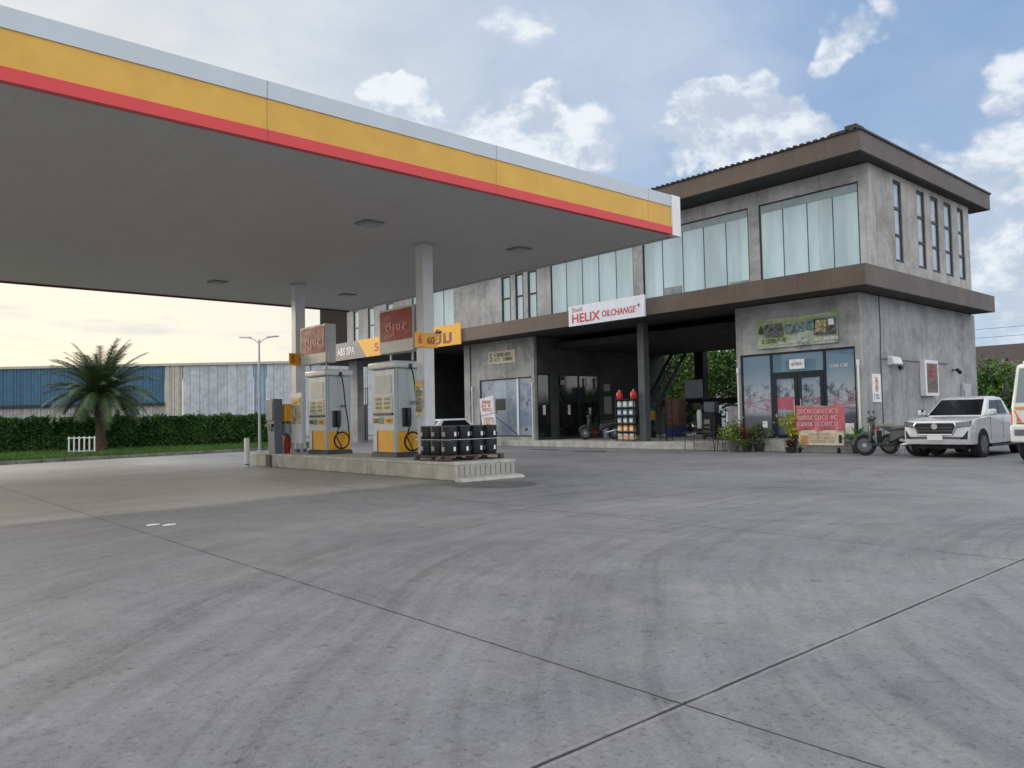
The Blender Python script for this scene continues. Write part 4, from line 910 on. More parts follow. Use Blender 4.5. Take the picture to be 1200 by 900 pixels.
def pickup(loc, rz):
    o = thing('pickup_truck', 'white double-cab pickup truck parked nose-out by the side wall', 'pickup', loc, rz)
    # nose at x=0, tail x=5.3 ; y -.93..93
    prof = [(0.02, .42), (0, .62), (.02, .98), (.10, 1.08), (.55, 1.155), (1.40, 1.20), (1.5, 1.21), (5.22, 1.22), (5.28, 1.1), (5.28, .55), (4.55, .50)]+[(4.62-.0, .5)]
    prof = [(0.05, .40), (0, .50), (0, .66), (.03, .98), (.12, 1.07), (.60, 1.15), (1.45, 1.205), (5.20, 1.215), (5.28, 1.15), (5.28, .60), (5.10, .52)]
    bot = [(4.60, .48)]+arch(4.12, .47, .42)[::-1]+[(3.55, .40), (1.62, .38)]+arch(1.0, .47, .40)[::-1]
    prof = prof+bot
    st = [(-.925, .16, .035), (-.90, .09, .01), (-.78, .04, 0), (-.4, .0, -.005), (0, 0, -.01), (.4, 0, -.005), (.78, .04, 0), (.90, .09, .01), (.925, .16, .035)]
    body = tri_build(loft_body(prof, st), 'body', M_CARW, o)
    # cabin with tumblehome
    cb = [(1.42, .86, 1.19), (1.95, .86, 1.2), (3.55, .86, 1.2)]
    cabm = MB(); zt = 1.80
    vs = [(1.36, -.84, 1.19), (3.68, -.84, 1.19), (3.68, .84, 1.19), (1.36, .84, 1.19), (2.18, -.66, 1.745), (3.32, -.68, 1.77), (3.32, .68, 1.77), (2.18, .66, 1.745)]
    cabm.add(vs, [(0, 3, 2, 1), (4, 5, 6, 7), (0, 1, 5, 4), (1, 2, 6, 5), (2, 3, 7, 6), (3, 0, 4, 7)]); cabm.build('cabin', M_CARW, o, bevel=.07, seg=4)
    MB().hexa([(2.2, -.60, 1.742), (3.28, -.62, 1.76), (3.28, .62, 1.76), (2.2, .60, 1.742)], [(2.4, -.5, 1.80), (3.15, -.52, 1.80), (3.15, .52, 1.80), (2.4, .5, 1.80)]).build('roof', M_CARW, o, bevel=.03)
    def onf(p0, p1, p2, p3, u0, u1, v0, v1, off):
        a, b_, c_, d_ = map(Vector, (p0, p1, p2, p3)); n = (b_-a).cross(d_-a).normalized(); q = []
        for u, v in ((u0, v0), (u1, v0), (u1, v1), (u0, v1)): q.append(tuple((a.lerp(b_, u)).lerp(d_.lerp(c_, u), v)+n*off))
        return q
    def glass(nm, f, u0, u1, v0, v1, m=M_CARGLASS, off=.004, par=o):
        q = onf(*f, u0, u1, v0, v1, off); q2 = onf(*f, u0, u1, v0, v1, off-.02); return MB().hexa(q2, q).build(nm, m, par)
    V_ = [Vector(v) for v in vs]
    ws = (V_[3], V_[0], V_[4], V_[7]); glass('windshield', ws, .05, .95, .07, .92)
    rside = (V_[0], V_[1], V_[5], V_[4]); lside = (V_[2], V_[3], V_[7], V_[6])
    for u0, u1 in ((.17, .50), (.525, .82)): glass('side_window', rside, u0, u1, .10, .84, off=.022)
    for u0, u1 in ((.17, .47), (.50, .82)): glass('side_window', lside, u0, u1, .10, .84, off=.022)
    glass('rear_window', (V_[1], V_[2], V_[6], V_[5]), .1, .9, .2, .9)
    # bed opening
    MB().box(3.80, 5.18, -.80, .80, 1.19, 1.24).build('bed_cover', M_BLACK, o)
    # face
    g_ = MB(); g_.prism([(-.56, .93), (-.44, .70), (.44, .70), (.56, .93), (.50, 1.01), (-.50, 1.01)], 'X', -.035, .02); g_.build('grille', M_BLACK, o, bevel=.01)
    b = MB(); P_ = [(-.58, .93), (-.46, .68), (.46, .68), (.58, .93), (.52, 1.03), (-.52, 1.03)]
    for (a, c) in zip(P_, P_[1:]+P_[:1]): b.tube([(-.03, *a), (-.03, *c)], .017, 6)
    b.build('grille_surround', M_CHROME, o)
    b = MB()
    for zz in (.79, .88): b.box(-.045, -.036, -.48, .48, zz-.008, zz+.008)
    b.build('grille_bar', mat('dark_chrome', (.2, .2, .21), .3, .8), o)
    MB().lathe([(.085, -.055), (.085, -.04)], (0, 0, .92), 20, 'X').build('badge', M_CHROME, o)
    for s in (-1, 1):
        MB().hexa([(-.02, .60*s, .88), (.08, .905*s, .92), (.16, .905*s, .92), (.08, .60*s, .88)], [(-.01, .56*s, 1.03), (.12, .915*s, 1.07), (.3, .915*s, 1.07), (.1, .56*s, 1.03)]).build('headlight', M_LENS, o, bevel=.01)
        MB().hexa([(.02, .66*s, .55), (.04, .84*s, .55), (.10, .84*s, .55), (.1, .66*s, .55)], [(.02, .72*s, .60), (.05, .86*s, .80), (.12, .86*s, .80), (.1, .80*s, .62)]).build('fog_light', M_BLACK, o)
        MB().box(1.50, 1.66, .90*s-.0 if s > 0 else -1.10, 1.10 if s > 0 else -.90, 1.22, 1.40).build('mirror', M_CARW, o, bevel=.04)
        for xx in (2.42, 3.35): MB().box(xx, xx+.2, s*.925-.02, s*.925+.02, .98, 1.02).build('door_handle', M_CHROME, o)
        for xx in (1.62, 2.62, 3.58): MB().box(xx, xx+.008, s*.922-.008, s*.922+.008, .50, 1.16).build('door_seam', M_DARK, o)
        MB().box(1.60, 3.60, s*.90-.06, s*.90+.06, .30, .36).build('side_step', M_BLACK, o)
        MB().box(5.2, 5.30, s*.86-.06, s*.86+.06, .78, 1.15).build('tail_light', M_REDB, o)
        for cx in (1.0, 4.12):   # dark liner inside the arch
            MB().lathe([(.445, s*.70), (.445, s*.928)], (cx, 0, .40), 28, 'Y').build('wheel_well', M_RUB, o)
            wheel(o, cx, s*.815, .385, .25)
    MB().box(-.03, .03, -.72, .72, .57, .61).build('lower_intake', M_BLACK, o)
    MB().box(-.05, -.032, -.21, .21, .52, .66).build('number_plate', M_WHITE, o)
    MB().box(.3, 5.0, -.7, .7, .26, .42).build('chassis', M_RUB, o)
    MB().tube([(2.3, 0, 1.80), (2.25, 0, 2.0)], .01, 5).build('antenna', M_BLACK, o)
    return o
pickup((24.25, 8.92, 0), R(-1.5))

def truck(loc, rz):
    o = thing('lorry', 'white cab-over lorry with orange stripes at the right edge', 'lorry', loc, rz)
    # front x=0; y -1.1..1.1
    b = MB(); V_ = [(0, -1.1, .55), (1.9, -1.1, .55), (1.9, 1.1, .55), (0, 1.1, .55), (-.02, -1.1, 1.45), (1.9, -1.1, 1.45), (1.9, 1.1, 1.45), (-.02, 1.1, 1.45), (.28, -1.02, 2.55), (1.9, -1.04, 2.6), (1.9, 1.04, 2.6), (.28, 1.02, 2.55)]
    b.add(V_, [(0, 3, 2, 1), (0, 1, 5, 4), (1, 2, 6, 5), (2, 3, 7, 6), (3, 0, 4, 7), (4, 5, 9, 8), (5, 6, 10, 9), (6, 7, 11, 10), (7, 4, 8, 11), (8, 9, 10, 11)]); b.build('cab', mat('lorry_white', (.72, .72, .68), .3, coat=.5, var=.03), o, bevel=.08, seg=3)
    MB().hexa([(.35, -.95, 2.56), (1.85, -.95, 2.6), (1.85, .95, 2.6), (.35, .95, 2.56)], [(.95, -.75, 3.0), (1.85, -.85, 3.15), (1.85, .85, 3.15), (.95, .75, 3.0)]).build('roof_deflector', MATS['lorry_white'], o, bevel=.06)
    MB().hexa([(-.005, -.98, 1.55), (.02, -.98, 1.55), (.02, .98, 1.55), (-.005, .98, 1.55)], [(.225, -.93, 2.44), (.25, -.93, 2.44), (.25, .93, 2.44), (.225, .93, 2.44)]).build('windshield', mat('lorry_glass', (.12, .19, .19), .08, coat=.6), o)
    MB().box(-.10, .3, -1.12, 1.12, .52, .98).build('bumper', MATS['lorry_white'], o, bevel=.05)
    MB().box(-.03, -.01, -.98, .98, 1.0, 1.03).build('trim_line', mat('line_brown', (.25, .08, .03), .5), o)
    MB().hexa([(-.045, -1.02, 1.38), (-.03, -1.02, 1.38), (-.03, 1.0, 1.38), (-.045, 1.0, 1.38)], [(-.035, -1.02, 1.44), (-.02, -1.02, 1.44), (-.02, 1.0, 1.44), (-.035, 1.0, 1.44)]).build('orange_stripe', mat('stripe_orange', (.7, .30, .06), .4), o)
    MB().box(-.05, -.022, -.70, .70, 1.05, 1.30).build('grille', M_BLACK, o)
    for s in (-1, 1):
        MB().hexa([(-.04, .86*s, 1.05), (.02, 1.11*s, 1.05), (.1, 1.11*s, 1.05), (.05, .86*s, 1.05)], [(-.03, 1.0*s, 1.34), (.02, 1.11*s, 1.34), (.1, 1.11*s, 1.34), (.05, 1.0*s, 1.34)]).build('indicator', M_ORG, o)
        MB().box(-.12, -.09, s*.85-.16, s*.85+.16, .70, .86).build('headlight', M_LENS, o, bevel=.01)
        MB().tube([(.25, s*1.05, 2.3), (-.1, s*1.15, 2.2), (-.12, s*1.15, 1.65)], .015, 6).build('mirror_arm', M_BLACK, o)
        MB().box(-.16, -.08, s*1.16-.07, s*1.16+.07, 1.72, 2.05).build('mirror', M_BLACK, o, bevel=.03)
        MB().hexa([(.45, s*1.085, 1.55), (1.4, s*1.085, 1.55), (1.4, s*1.10, 1.55), (.45, s*1.10, 1.55)], [(.55, s*1.03, 2.35), (1.4, s*1.03, 2.35), (1.4, s*1.045, 2.35), (.55, s*1.045, 2.35)]).build('side_window', M_CARGLASS, o)
        for cx in (.75, 5.2): wheel(o, cx, s*.93, .46, .28)
    MB().box(.3, 6.4, -.9, .9, .42, .75).build('chassis', M_RUB, o)
    b = MB(); b.box(2.1, 6.5, -1.1, 1.1, .85, .98); b.box(2.1, 6.5, -1.1, -1.05, .98, 1.5); b.box(2.1, 6.5, 1.05, 1.1, .98, 1.5); b.box(2.1, 2.16, -1.05, 1.05, .98, 2.2); b.build('cargo_bed', mat('bed_grey', (.3, .32, .34), .5, .2), o)
    return o
truck((23.05, 5.52, 0), R(-1))

def sedan(loc, rz, label, m, nm='parked_car'):
    o = thing(nm, label, 'car', loc, rz)
    prof = [(0, .35), (0, .60), (.08, .72), (1.0, .86), (1.25, .90), (3.5, .95), (4.2, .93), (4.35, .80), (4.35, .40)]+arch(3.5, .36, .30)[::-1]+arch(.85, .36, .30)[::-1]
    prof = [(x, z if z > .34 else z) for x, z in prof]
    tri_build(loft_body(prof, [(-.86, .14, .05), (-.82, .06, .01), (0, 0, -.01), (.82, .06, .01), (.86, .14, .05)]), 'body', m, o)
    vs = [(1.0, -.78, .86), (4.0, -.78, .90), (4.0, .78, .90), (1.0, .78, .86), (1.75, -.58, 1.43), (3.2, -.58, 1.45), (3.2, .58, 1.45), (1.75, .58, 1.43)]
    MB().add(vs, [(0, 3, 2, 1), (4, 5, 6, 7), (0, 1, 5, 4), (1, 2, 6, 5), (2, 3, 7, 6), (3, 0, 4, 7)]).build('cabin', m, o, bevel=.05, seg=3)
    V_ = [Vector(v) for v in vs]
    for nm_, f, u0, u1 in (('windshield', (3, 0, 4, 7), .06, .94), ('rear_window', (1, 2, 6, 5), .08, .92), ('side_window', (0, 1, 5, 4), .12, .88), ('side_window', (2, 3, 7, 6), .12, .88)):
        a, b_, c_, d_ = [V_[i] for i in f]; n = (b_-a).cross(d_-a).normalized(); q = [tuple(a.lerp(b_, u).lerp(d_.lerp(c_, u), v)+n*.004) for u, v in ((u0, .08), (u1, .08), (u1, .88), (u0, .88))]
        MB().hexa([tuple(Vector(k)-n*.02) for k in q], q).build(nm_, M_CARGLASS, o)
    for s in (-1, 1):
        for cx in (.85, 3.5): wheel(o, cx, s*.76, .31, .2)
        MB().box(.02, .2, s*.66-.13, s*.66+.13, .60, .72).build('headlight', M_LENS, o, bevel=.02); MB().box(4.28, 4.37, s*.66-.12, s*.66+.12, .68, .84).build('tail_light', M_REDB, o)
        MB().box(1.25, 1.4, s*.92-.09, s*.92+.09, .92, 1.03).build('mirror', m, o, bevel=.03)
    MB().box(-.02, .02, -.5, .5, .42, .56).build('grille', M_BLACK, o); MB().box(-.035, -.022, -.22, .22, .44, .54).build('number_plate', M_WHITE, o)
    return o
sedan((16.6, 25.6, 0), R(8), 'white car parked behind the pumps and the black tubs', M_CARW)
sedan((33.0, 8.0, .25), R(-4), 'dark-windowed silver car behind the pickup by the lorry', mat('car_silver', (.35, .37, .38), .3, .4, coat=.5))

def scooter(loc, rz, label, body, seatm, nm='motor_scooter'):
    o = thing(nm, label, 'scooter', loc, rz, 'scooters parked by the corner'); o.scale = (1.16, 1.16, 1.16)
    def wh_(x):
        w_ = MB().lathe([(.20, -.045), (.26, -.05), (.285, -.02), (.285, .02), (.26, .05), (.20, .045)], (0, 0, 0), 22, 'Y').build('wheel', M_RUB, o); w_.location = (x, 0, .285)
        MB().lathe([(.19, -.052), (.19, .052)], (0, 0, 0), 18, 'Y').build('rim', mat('scooter_rim', (.12, .125, .13), .4, .6), w_); MB().lathe([(.06, -.06), (.06, .06)], (0, 0, 0), 12, 'Y').build('hub', M_STEEL, w_)
    wh_(0); wh_(1.28)
    MB().tube([(-.26, 0, .36), (-.18, 0, .52), (0, 0, .60), (.18, 0, .52), (.24, 0, .42)], .06, 8).build('fender', body, o, smooth=True)
    MB().tube([(0, .06, .30), (.10, .05, .62), (.20, 0, .92)], .028, 8).build('fork', M_STEEL, o)
    b = MB(); b.hexa([(.10, -.17, .36), (.20, -.17, .36), (.20, .17, .36), (.10, .17, .36)], [(.18, -.16, .94), (.26, -.14, .94), (.26, .14, .94), (.18, .16, .94)]); b.hexa([(.10, -.12, .50), (.18, -.17, .50), (.18, .17, .50), (.10, .12, .50)], [(.10, -.10, .92), (.2, -.15, .94), (.2, .15, .94), (.10, .10, .92)])
    b.build('leg_shield', body, o, bevel=.03)
    MB().box(.22, .72, -.15, .15, .26, .34).build('footboard', M_BLACK, o, bevel=.02)
    b = MB(); b.hexa([(.60, -.14, .32), (1.10, -.15, .56), (1.10, .15, .56), (.60, .14, .32)], [(.66, -.16, .66), (1.62, -.07, .80), (1.62, .07, .80), (.66, .16, .66)]); b.build('rear_body', body, o, bevel=.04, seg=3)
    b = MB(); b.hexa([(.66, -.13, .68), (1.45, -.12, .76), (1.45, .12, .76), (.66, .13, .68)], [(.74, -.12, .77), (1.40, -.11, .88), (1.40, .11, .88), (.74, .12, .77)]); b.build('seat', seatm, o, bevel=.04, seg=3)
    MB().tube([(.20, -.30, 1.02), (.22, -.12, 1.0), (.20, 0, .98), (.22, .12, 1.0), (.20, .30, 1.02)], .016, 6).build('handlebar', M_STEEL, o)
    MB().hexa([(.08, -.12, .92), (.26, -.13, .94), (.26, .13, .94), (.08, .12, .92)], [(.12, -.09, 1.06), (.25, -.1, 1.08), (.25, .1, 1.08), (.12, .09, 1.06)]).build('cowl', body, o, bevel=.03)
    MB().lathe([(.06, 0), (.065, .02), (.03, .03)], (.07, 0, .98), 14, 'X').build('headlight', M_LENS, o)
    for s in (-1, 1):
        MB().box(.16, .24, s*.34-.06, s*.34+.06, .99, 1.02).build('grip', M_BLACK, o); m_ = MB(); m_.tube([(.22, s*.24, 1.0), (.20, s*.28, 1.16)], .007, 5); m_.box(.17, .19, s*.29-.05, s*.29+.05, 1.15, 1.22); m_.build('mirror', M_BLACK, o)
    MB().box(1.60, 1.66, -.07, .07, .68, .77).build('tail_light', M_REDB, o); MB().box(1.50, 1.64, -.015, .015, .3, .66).build('rear_fender', M_BLACK, o)
    MB().tube([(.95, -.16, .30), (1.5, -.20, .42)], .045, 10).build('exhaust', M_CHROME, o, smooth=True)
    MB().tube([(.8, .1, .28), (.78, .22, .0)], .012, 5).build('kickstand', M_STEEL, o)
    return o
M_SC1 = mat('scooter_black', (.02, .03, .028), .3, coat=.5); M_SC2 = mat('scooter_green', (.025, .045, .04), .35, coat=.4)
sc = scooter((24.75, 11.2, 0), R(-78), 'dark scooter nearest the wall corner with its wheel to the left', M_SC1, mat('seat_grey', (.10, .105, .10), .55))
s2_ = scooter((25.75, 9.45, 0), R(84), 'dark green scooter with a pale seat between the first scooter and the pickup', M_SC2, mat('seat_green', (.17, .19, .17), .5))
s3_ = scooter((28.2, 26.6, .28), R(-60), 'motor scooter parked in the dark bay beside the glass doors', M_SC1, M_BLACK)

# ================================================================== stands, plants, bits by the shop
o = thing('banner_cart', 'wheeled stand with a red lettered banner over a cream board', 'banner stand', (25.75, 13.1, 0))
x = 25.75
fr_ = MB()
for y in (12.35, 13.95): fr_.tube([(x+.05, y, .12), (x+.05, y, 1.62)], .022, 6); fr_.tube([(x-.25, y, .14), (x+.45, y, .14)], .022, 6)
fr_.tube([(x+.05, 12.35, 1.6), (x+.05, 13.95, 1.6)], .022, 6); fr_.tube([(x+.05, 12.35, .3), (x+.05, 13.95, .3)], .022, 6); fr_.build('frame', M_STEEL, o, world=True)
b = MB(); N = 18
for i in range(N):
    ya, yb = 14.05-1.75*i/N, 14.05-1.75*(i+1)/N; q = lambda y: .03*math.sin((14.05-y)*9)+.02*math.sin((14.05-y)*17)
    za, zb = 1.66-.05*math.sin((14.05-ya)/1.75*math.pi), 1.66-.05*math.sin((14.05-yb)/1.75*math.pi)
    b.hexa([(x-.05-q(ya), ya, .80+.02*math.sin(ya*7)), (x-.05-q(yb), yb, .80+.02*math.sin(yb*7)), (x, yb, .80), (x, ya, .80)], [(x-.03, ya, za), (x-.03, yb, zb), (x, yb, zb), (x, ya, za)])
b.build('red_banner', mat('banner_red', (.50, .12, .15), .6, var=.15, scale=5), o, world=True)
scribble('lettering', mat('pink_white', (.75, .45, .45), .5), o, (x-.09, 13.17, 1.22), **FX, width=1.5, height=.66, rows=3, seed=51)
MB().box(x-.03, x+.02, 12.35, 13.98, .26, .79).build('cream_board', M_CREAM, o, world=True, bevel=.01)
scribble('lettering', mat('tan_ink', (.42, .33, .20), .6), o, (x-.028, 13.1, .52), **FX, width=1.1, height=.36, rows=3, seed=52)
MB().box(x-.045, x-.032, 13.62, 13.88, .30, .60).build('logo_patch', mat('orange_patch', (.55, .25, .08), .5), o, world=True); MB().box(x-.045, x-.032, 12.42, 12.52, .35, .62).build('black_patch', M_BLACK, o, world=True)
for y in (12.45, 13.85): MB().lathe([(.06, -.02), (.10, -.02), (.10, .02), (.06, .02)], (x-.2, y, .10), 14, 'Y').build('wheel', M_RUB, o, world=True)

def potplant(name, label, loc, pot, potr, poth, leafm, n, hgt, spread, kind='bush', seed=1):
    o = thing(name, label, 'potted plant', loc); rn = random.Random(seed)
    MB().lathe([(potr*.7, 0), (potr, poth*.9), (potr*1.08, poth*.92), (potr*1.08, poth), (potr*.9, poth), (potr*.88, poth*.9)], n=18).build('pot', pot, o)
    if kind == 'bush':
        cs = [(rn.gauss(0, spread*.5), rn.gauss(0, spread*.5), poth+hgt*.55+rn.uniform(-.35, .4)*hgt) for _ in range(9)]
        b = MB()
        for c in cs: b.tube([(0, 0, poth*.9), (c[0]*.6, c[1]*.6, c[2])], .008, 4)
        b.build('stem', M_BARK, o)
        fastbuild(leaves(cs, n, spread*.33, .10, rn), 'foliage', leafm, o)
    else: # strap leaves
        b = MB()
        for k in range(n):
            az = rn.uniform(0, 6.28); el = rn.uniform(.7, 1.5); L = hgt*rn.uniform(.6, 1.1); p = Vector((0, 0, poth*.9)); e = el; pts = [p.copy()]
            for i in range(5): p = p+Vector((math.cos(az)*math.cos(e), math.sin(az)*math.cos(e), math.sin(e)))*L/5; e -= .28; pts.append(p.copy())
            s = Vector((-math.sin(az), math.cos(az), 0))
            for i in range(5):
                w0, w1 = (.03*math.sin(math.pi*(i+.6)/6), .03*math.sin(math.pi*(i+1.6)/6) if i < 4 else .001)
                b.quad(tuple(pts[i]-s*w0), tuple(pts[i]+s*w0), tuple(pts[i+1]+s*w1), tuple(pts[i+1]-s*w1))
        fastbuild(b, 'foliage', leafm, o)
    return o
M_POT = mat('grey_pot', (.17, .165, .18), .7, var=.2); M_POTB = mat('black_pot', (.03, .03, .03), .6); M_POTW = mat('white_pot', (.6, .6, .58), .6)
potplant('potted_shrub', 'round yellow-green shrub in a grey pot left of the shop window', (25.55, 16.55, 0), M_POT, .27, .42, M_PLANT, 900, .55, .42, seed=1)
potplant('potted_cordyline', 'tall reddish leafy plant in a dark pot under the shop window edge', (25.6, 15.95, 0), M_POTB, .18, .3, M_REDLEAF, 70, 1.25, .3, 'strap', 2)
potplant('potted_bush', 'dark green bush in a black pot right of the reddish plant', (25.75, 15.55, 0), M_POTB, .2, .3, leafmat('dk_plant', (.03, .06, .02), (.09, .15, .05), 5), 700, .6, .38, seed=3)
potplant('potted_grass', 'small spiky pale green plant in front of the reddish plant', (25.1, 15.75, 0), M_POTB, .13, .18, M_PLANT, 60, .5, .3, 'strap', 4)
potplant('potted_croton', 'upright yellow croton left of the red banner stand', (25.95, 14.35, 0), M_POTB, .17, .55, leafmat('croton', (.12, .20, .02), (.50, .42, .04), 5), 700, .75, .30, seed=5)
potplant('potted_bromeliad', 'low reddish plant at the foot of the banner stand', (25.35, 14.1, 0), M_POTB, .18, .2, M_REDLEAF, 80, .5, .3, 'strap', 6)
potplant('potted_palm', 'bright green grassy plant right of the red banner stand', (25.9, 12.0, 0), M_POTB, .17, .3, leafmat('lime_leaf', (.04, .14, .02), (.12, .30, .05), 5), 90, .85, .3, 'strap', 7)

# easel board
o = thing('easel_sign', 'slanted white board with red print on a black easel by the blue window', 'sign board', (26.3, 30.7, .0))
xf = Matrix.Translation((25.9, 31.2, .0)) @ Matrix.Rotation(R(-8), 4, 'X')
MB().box(-.02, .02, -.62, .50, .75, 1.62, xf).build('board', mat('print_white', (.72, .70, .74), .45, var=.12, scale=4), o, world=True)
MB().box(-.02, .02, -.62, .50, 1.66, 2.55, xf).build('board', MATS['print_white'], o, world=True)
b = MB(); b.tube([(0, -.5, 0), (0, -.45, 2.5)], .02, 6, xf=xf); b.tube([(0, .45, 0), (0, .4, 2.5)], .02, 6, xf=xf); b.tube([(0, -.4, 1.6), (.3, -1.9, .3)], .018, 6, xf=xf); b.build('easel', M_DARK, o, world=True)
scribble('lettering', M_TEXTR, o, xf @ Vector((-.022, -.06, 2.1)), **FX, width=.85, height=.6, rows=3, seed=61)
scribble('lettering', mat('orange_ink', (.7, .3, .1), .5), o, xf @ Vector((-.022, -.06, 1.2)), **FX, width=.85, height=.6, rows=4, seed=62)
potplant('flower_pot', 'brown glazed pot with small flowers at the foot of the easel sign', (25.3, 30.4, 0), mat('brown_glaze', (.14, .05, .03), .35, coat=.4), .30, .75, leafmat('flower', (.05, .10, .03), (.5, .30, .08), 8), 350, .25, .25, seed=9)

# product display rack
o = thing('oil_display_rack', 'tall display rack of oil bottles with red toppers on the slab edge', 'display rack', (26.9, 22.7, .28))
RXk, RYa, RYb = 26.6, 22.15, 23.2
b = MB()
for y in (RYa, RYb):
    for xx in (RXk, RXk+.45): b.box(xx-.015, xx+.015, y-.015, y+.015, .28, 2.35)
for i in range(6): b.box(RXk-.01, RXk+.46, RYa, RYb, .34+i*.36, .36+i*.36)
b.build('frame', M_DARK, o, world=True)
bcol = [('white_bottle', (.60, .62, .64)), ('orange_bottle', (.75, .34, .05)), ('steel_blue_bottle', (.12, .22, .28)), ('blue_bottle', (.16, .25, .32)), ('pale_bottle', (.45, .52, .55))]
protos = {}
lvn = ('bottom shelf', 'second shelf from the bottom', 'middle shelf', 'second shelf from the top', 'top shelf')
for i in range(5):
    nm, c = bcol[i]
    for j in range(3):
        y = RYb-.18-j*.34; lab = f'{nm.replace("_", " ").replace(" bottle", "")} oil bottle, {("left", "centre", "right")[j]} on the {lvn[i]} of the rack'
        if i not in protos:
            r = thing('oil_bottle', lab, 'bottle', (RXk+.12, y, .362+i*.36), 0, 'oil bottles on the display rack')
            MB().hexa([(-.09, -.12, 0), (.09, -.12, 0), (.09, .12, 0), (-.09, .12, 0)], [(-.08, -.08, .26), (.08, -.08, .26), (.08, .12, .26), (-.08, .12, .26)]).build('bottle', mat(nm, c, .35), r, bevel=.015)
            MB().lathe([(.025, .26), (.025, .31)], (0, .06, 0), 10).build('cap', M_REDB if i in (1, 4) else M_TEXTK, r); MB().box(-.097, -.088, -.07, .09, .05, .18).build('label', M_TEXTW if i != 0 else M_YELP, r); protos[i] = r
        else: dup(protos[i], (RXk+.12, y, .362+i*.36), label=lab)
for y, sd in ((RYa+.12, 'right'), (RYb-.12, 'left')):
    r = thing('red_canister', f'bright red canister on the {sd} end of the rack top', 'canister', (RXk+.15, y, 2.17), 0, 'red canisters on the rack')
    MB().lathe([(.13, 0), (.14, .02), (.14, .26), (.09, .34), (.03, .36)], n=14).build('can', M_REDB, r, smooth=False); MB().lathe([(.03, .36), (.03, .41)], n=8).build('cap', M_TEXTW, r)
# empty second rack behind
o = thing('wire_rack', 'empty dark wire rack right of the oil display', 'rack', (26.9, 21.3, .28)); b = MB()
for y in (21.15, 21.5):
    for xx in (27.6, 28.0): b.box(xx-.012, xx+.012, y-.012, y+.012, .28, 2.1)
for i in range(5): b.box(27.6, 28.0, 21.15, 21.5, .40+i*.38, .42+i*.38)
b.build('frame', M_DARK, o, world=True)
# workshop objects in the bay
o = thing('gear_oil_drum', 'yellow and black drum standing in the dark bay', 'drum', (31.5, 25.2, .28))
MB().lathe([(.29, 0), (.30, .02), (.29, .3), (.30, .32), (.29, .34), (.29, .86), (.27, .88)], n=20).build('shell', M_BLACK, o, smooth=False); MB().lathe([(.30, .89), (.30, 1.35), (.26, 1.38)], n=20).build('upper_drum', mat('dull_yellow', (.40, .26, .03), .5), o)
o = thing('tool_cabinet', 'tall brown and blue cupboard in the middle of the bay', 'cabinet', (33.4, 25.0, .28))
MB().box(-.3, .3, -.45, .45, .55, 2.0).build('upper_case', mat('cab_brown', (.17, .09, .055), .6), o, bevel=.01); MB().box(-.3, .3, -.45, .45, 0, .54).build('lower_case', mat('cab_blue', (.03, .06, .20), .5), o, bevel=.01)
MB().box(-.315, -.302, -.40, -.02, .60, 1.95).build('door', mat('cab_brown2', (.19, .10, .06), .6), o); MB().box(-.315, -.302, .02, .40, .60, 1.95).build('door', MATS['cab_brown2'], o)
o = thing('wall_panel_board', 'pale grey board above the dark shelving in the bay', 'board', (34.5, 24.6, 2.3)); MB().box(-.03, .03, -.55, .55, 0, .95).build('board', mat('board_grey', (.30, .31, .34), .6), o)
o = thing('parts_shelf', 'dark steel parts shelf below the grey board in the bay', 'shelf', (34.3, 24.5, .28)); b = MB()
for xx in (-.2, .2):
    for yy in (-.8, .8): b.box(xx-.02, xx+.02, yy-.02, yy+.02, 0, 2.0)
for i in range(4): b.box(-.2, .2, -.8, .8, .2+i*.58, .23+i*.58)
b.build('frame', M_DARK, o); rn = random.Random(77)
for i in range(3):
    for j in range(4):
        r = MB().box(-.15, .15, -.14, .14, 0, rn.uniform(.2, .42)).build('parts_box', mat(f'box_{(i*4+j) % 4}', ((.10, .10, .12), (.16, .14, .10), (.05, .07, .12), (.22, .22, .22))[(i*4+j) % 4], .7), None)
        r.location = (34.3, 23.9+j*.40, .28+.232+i*.58); tag(r, f'{("charcoal", "tan", "navy", "grey")[(i*4+j) % 4]} parts box, place {j+1} from the right on the {("lowest", "middle", "upper")[i]} shelf in the bay', 'box', 'boxes on the parts shelf')
o = thing('service_machine', 'dark workshop machine with a white tank near the bay column', 'machine', (30.2, 20.6, .28))
MB().box(-.3, .3, -.35, .35, .1, 1.2).build('body', M_BLACK, o, bevel=.04); MB().box(-.2, .2, -.28, .28, 1.202, 1.7).build('console', M_KIOSK, o, bevel=.03); MB().lathe([(.10, 0), (.12, .05), (.12, .75), (.08, .85)], (-.34, .42, .5), 14).build('tank', M_WHITE, o)
for s in (-1, 1): MB().lathe([(.05, -.02), (.09, -.02), (.09, .02), (.05, .02)], (-.2, s*.3, .09), 12, 'Y').build('wheel', M_RUB, o)
o = thing('white_tarp', 'white plastic sheet hanging over a rail behind the metal table', 'tarp', (30.3, 19.2, .28))
b = MB(); N = 14
for i in range(N):
    f0, f1 = i/N, (i+1)/N; q = lambda f: .06*math.sin(f*19)+.03*math.sin(f*43); y0, y1 = 18.3+1.5*f0, 18.3+1.5*f1; zb = lambda f: .45+.8*abs(f-.65)
    b.hexa([(30.3+q(f0), y0, zb(f0)), (30.3+q(f1), y1, zb(f1)), (30.33+q(f1), y1, zb(f1)), (30.33+q(f0), y0, zb(f0))], [(30.3, y0, 1.75), (30.3, y1, 1.75), (30.33, y1, 1.75), (30.33, y0, 1.75)])
b.build('sheet', mat('tarp_white', (.5, .52, .52), .5, var=.2), o, world=True)
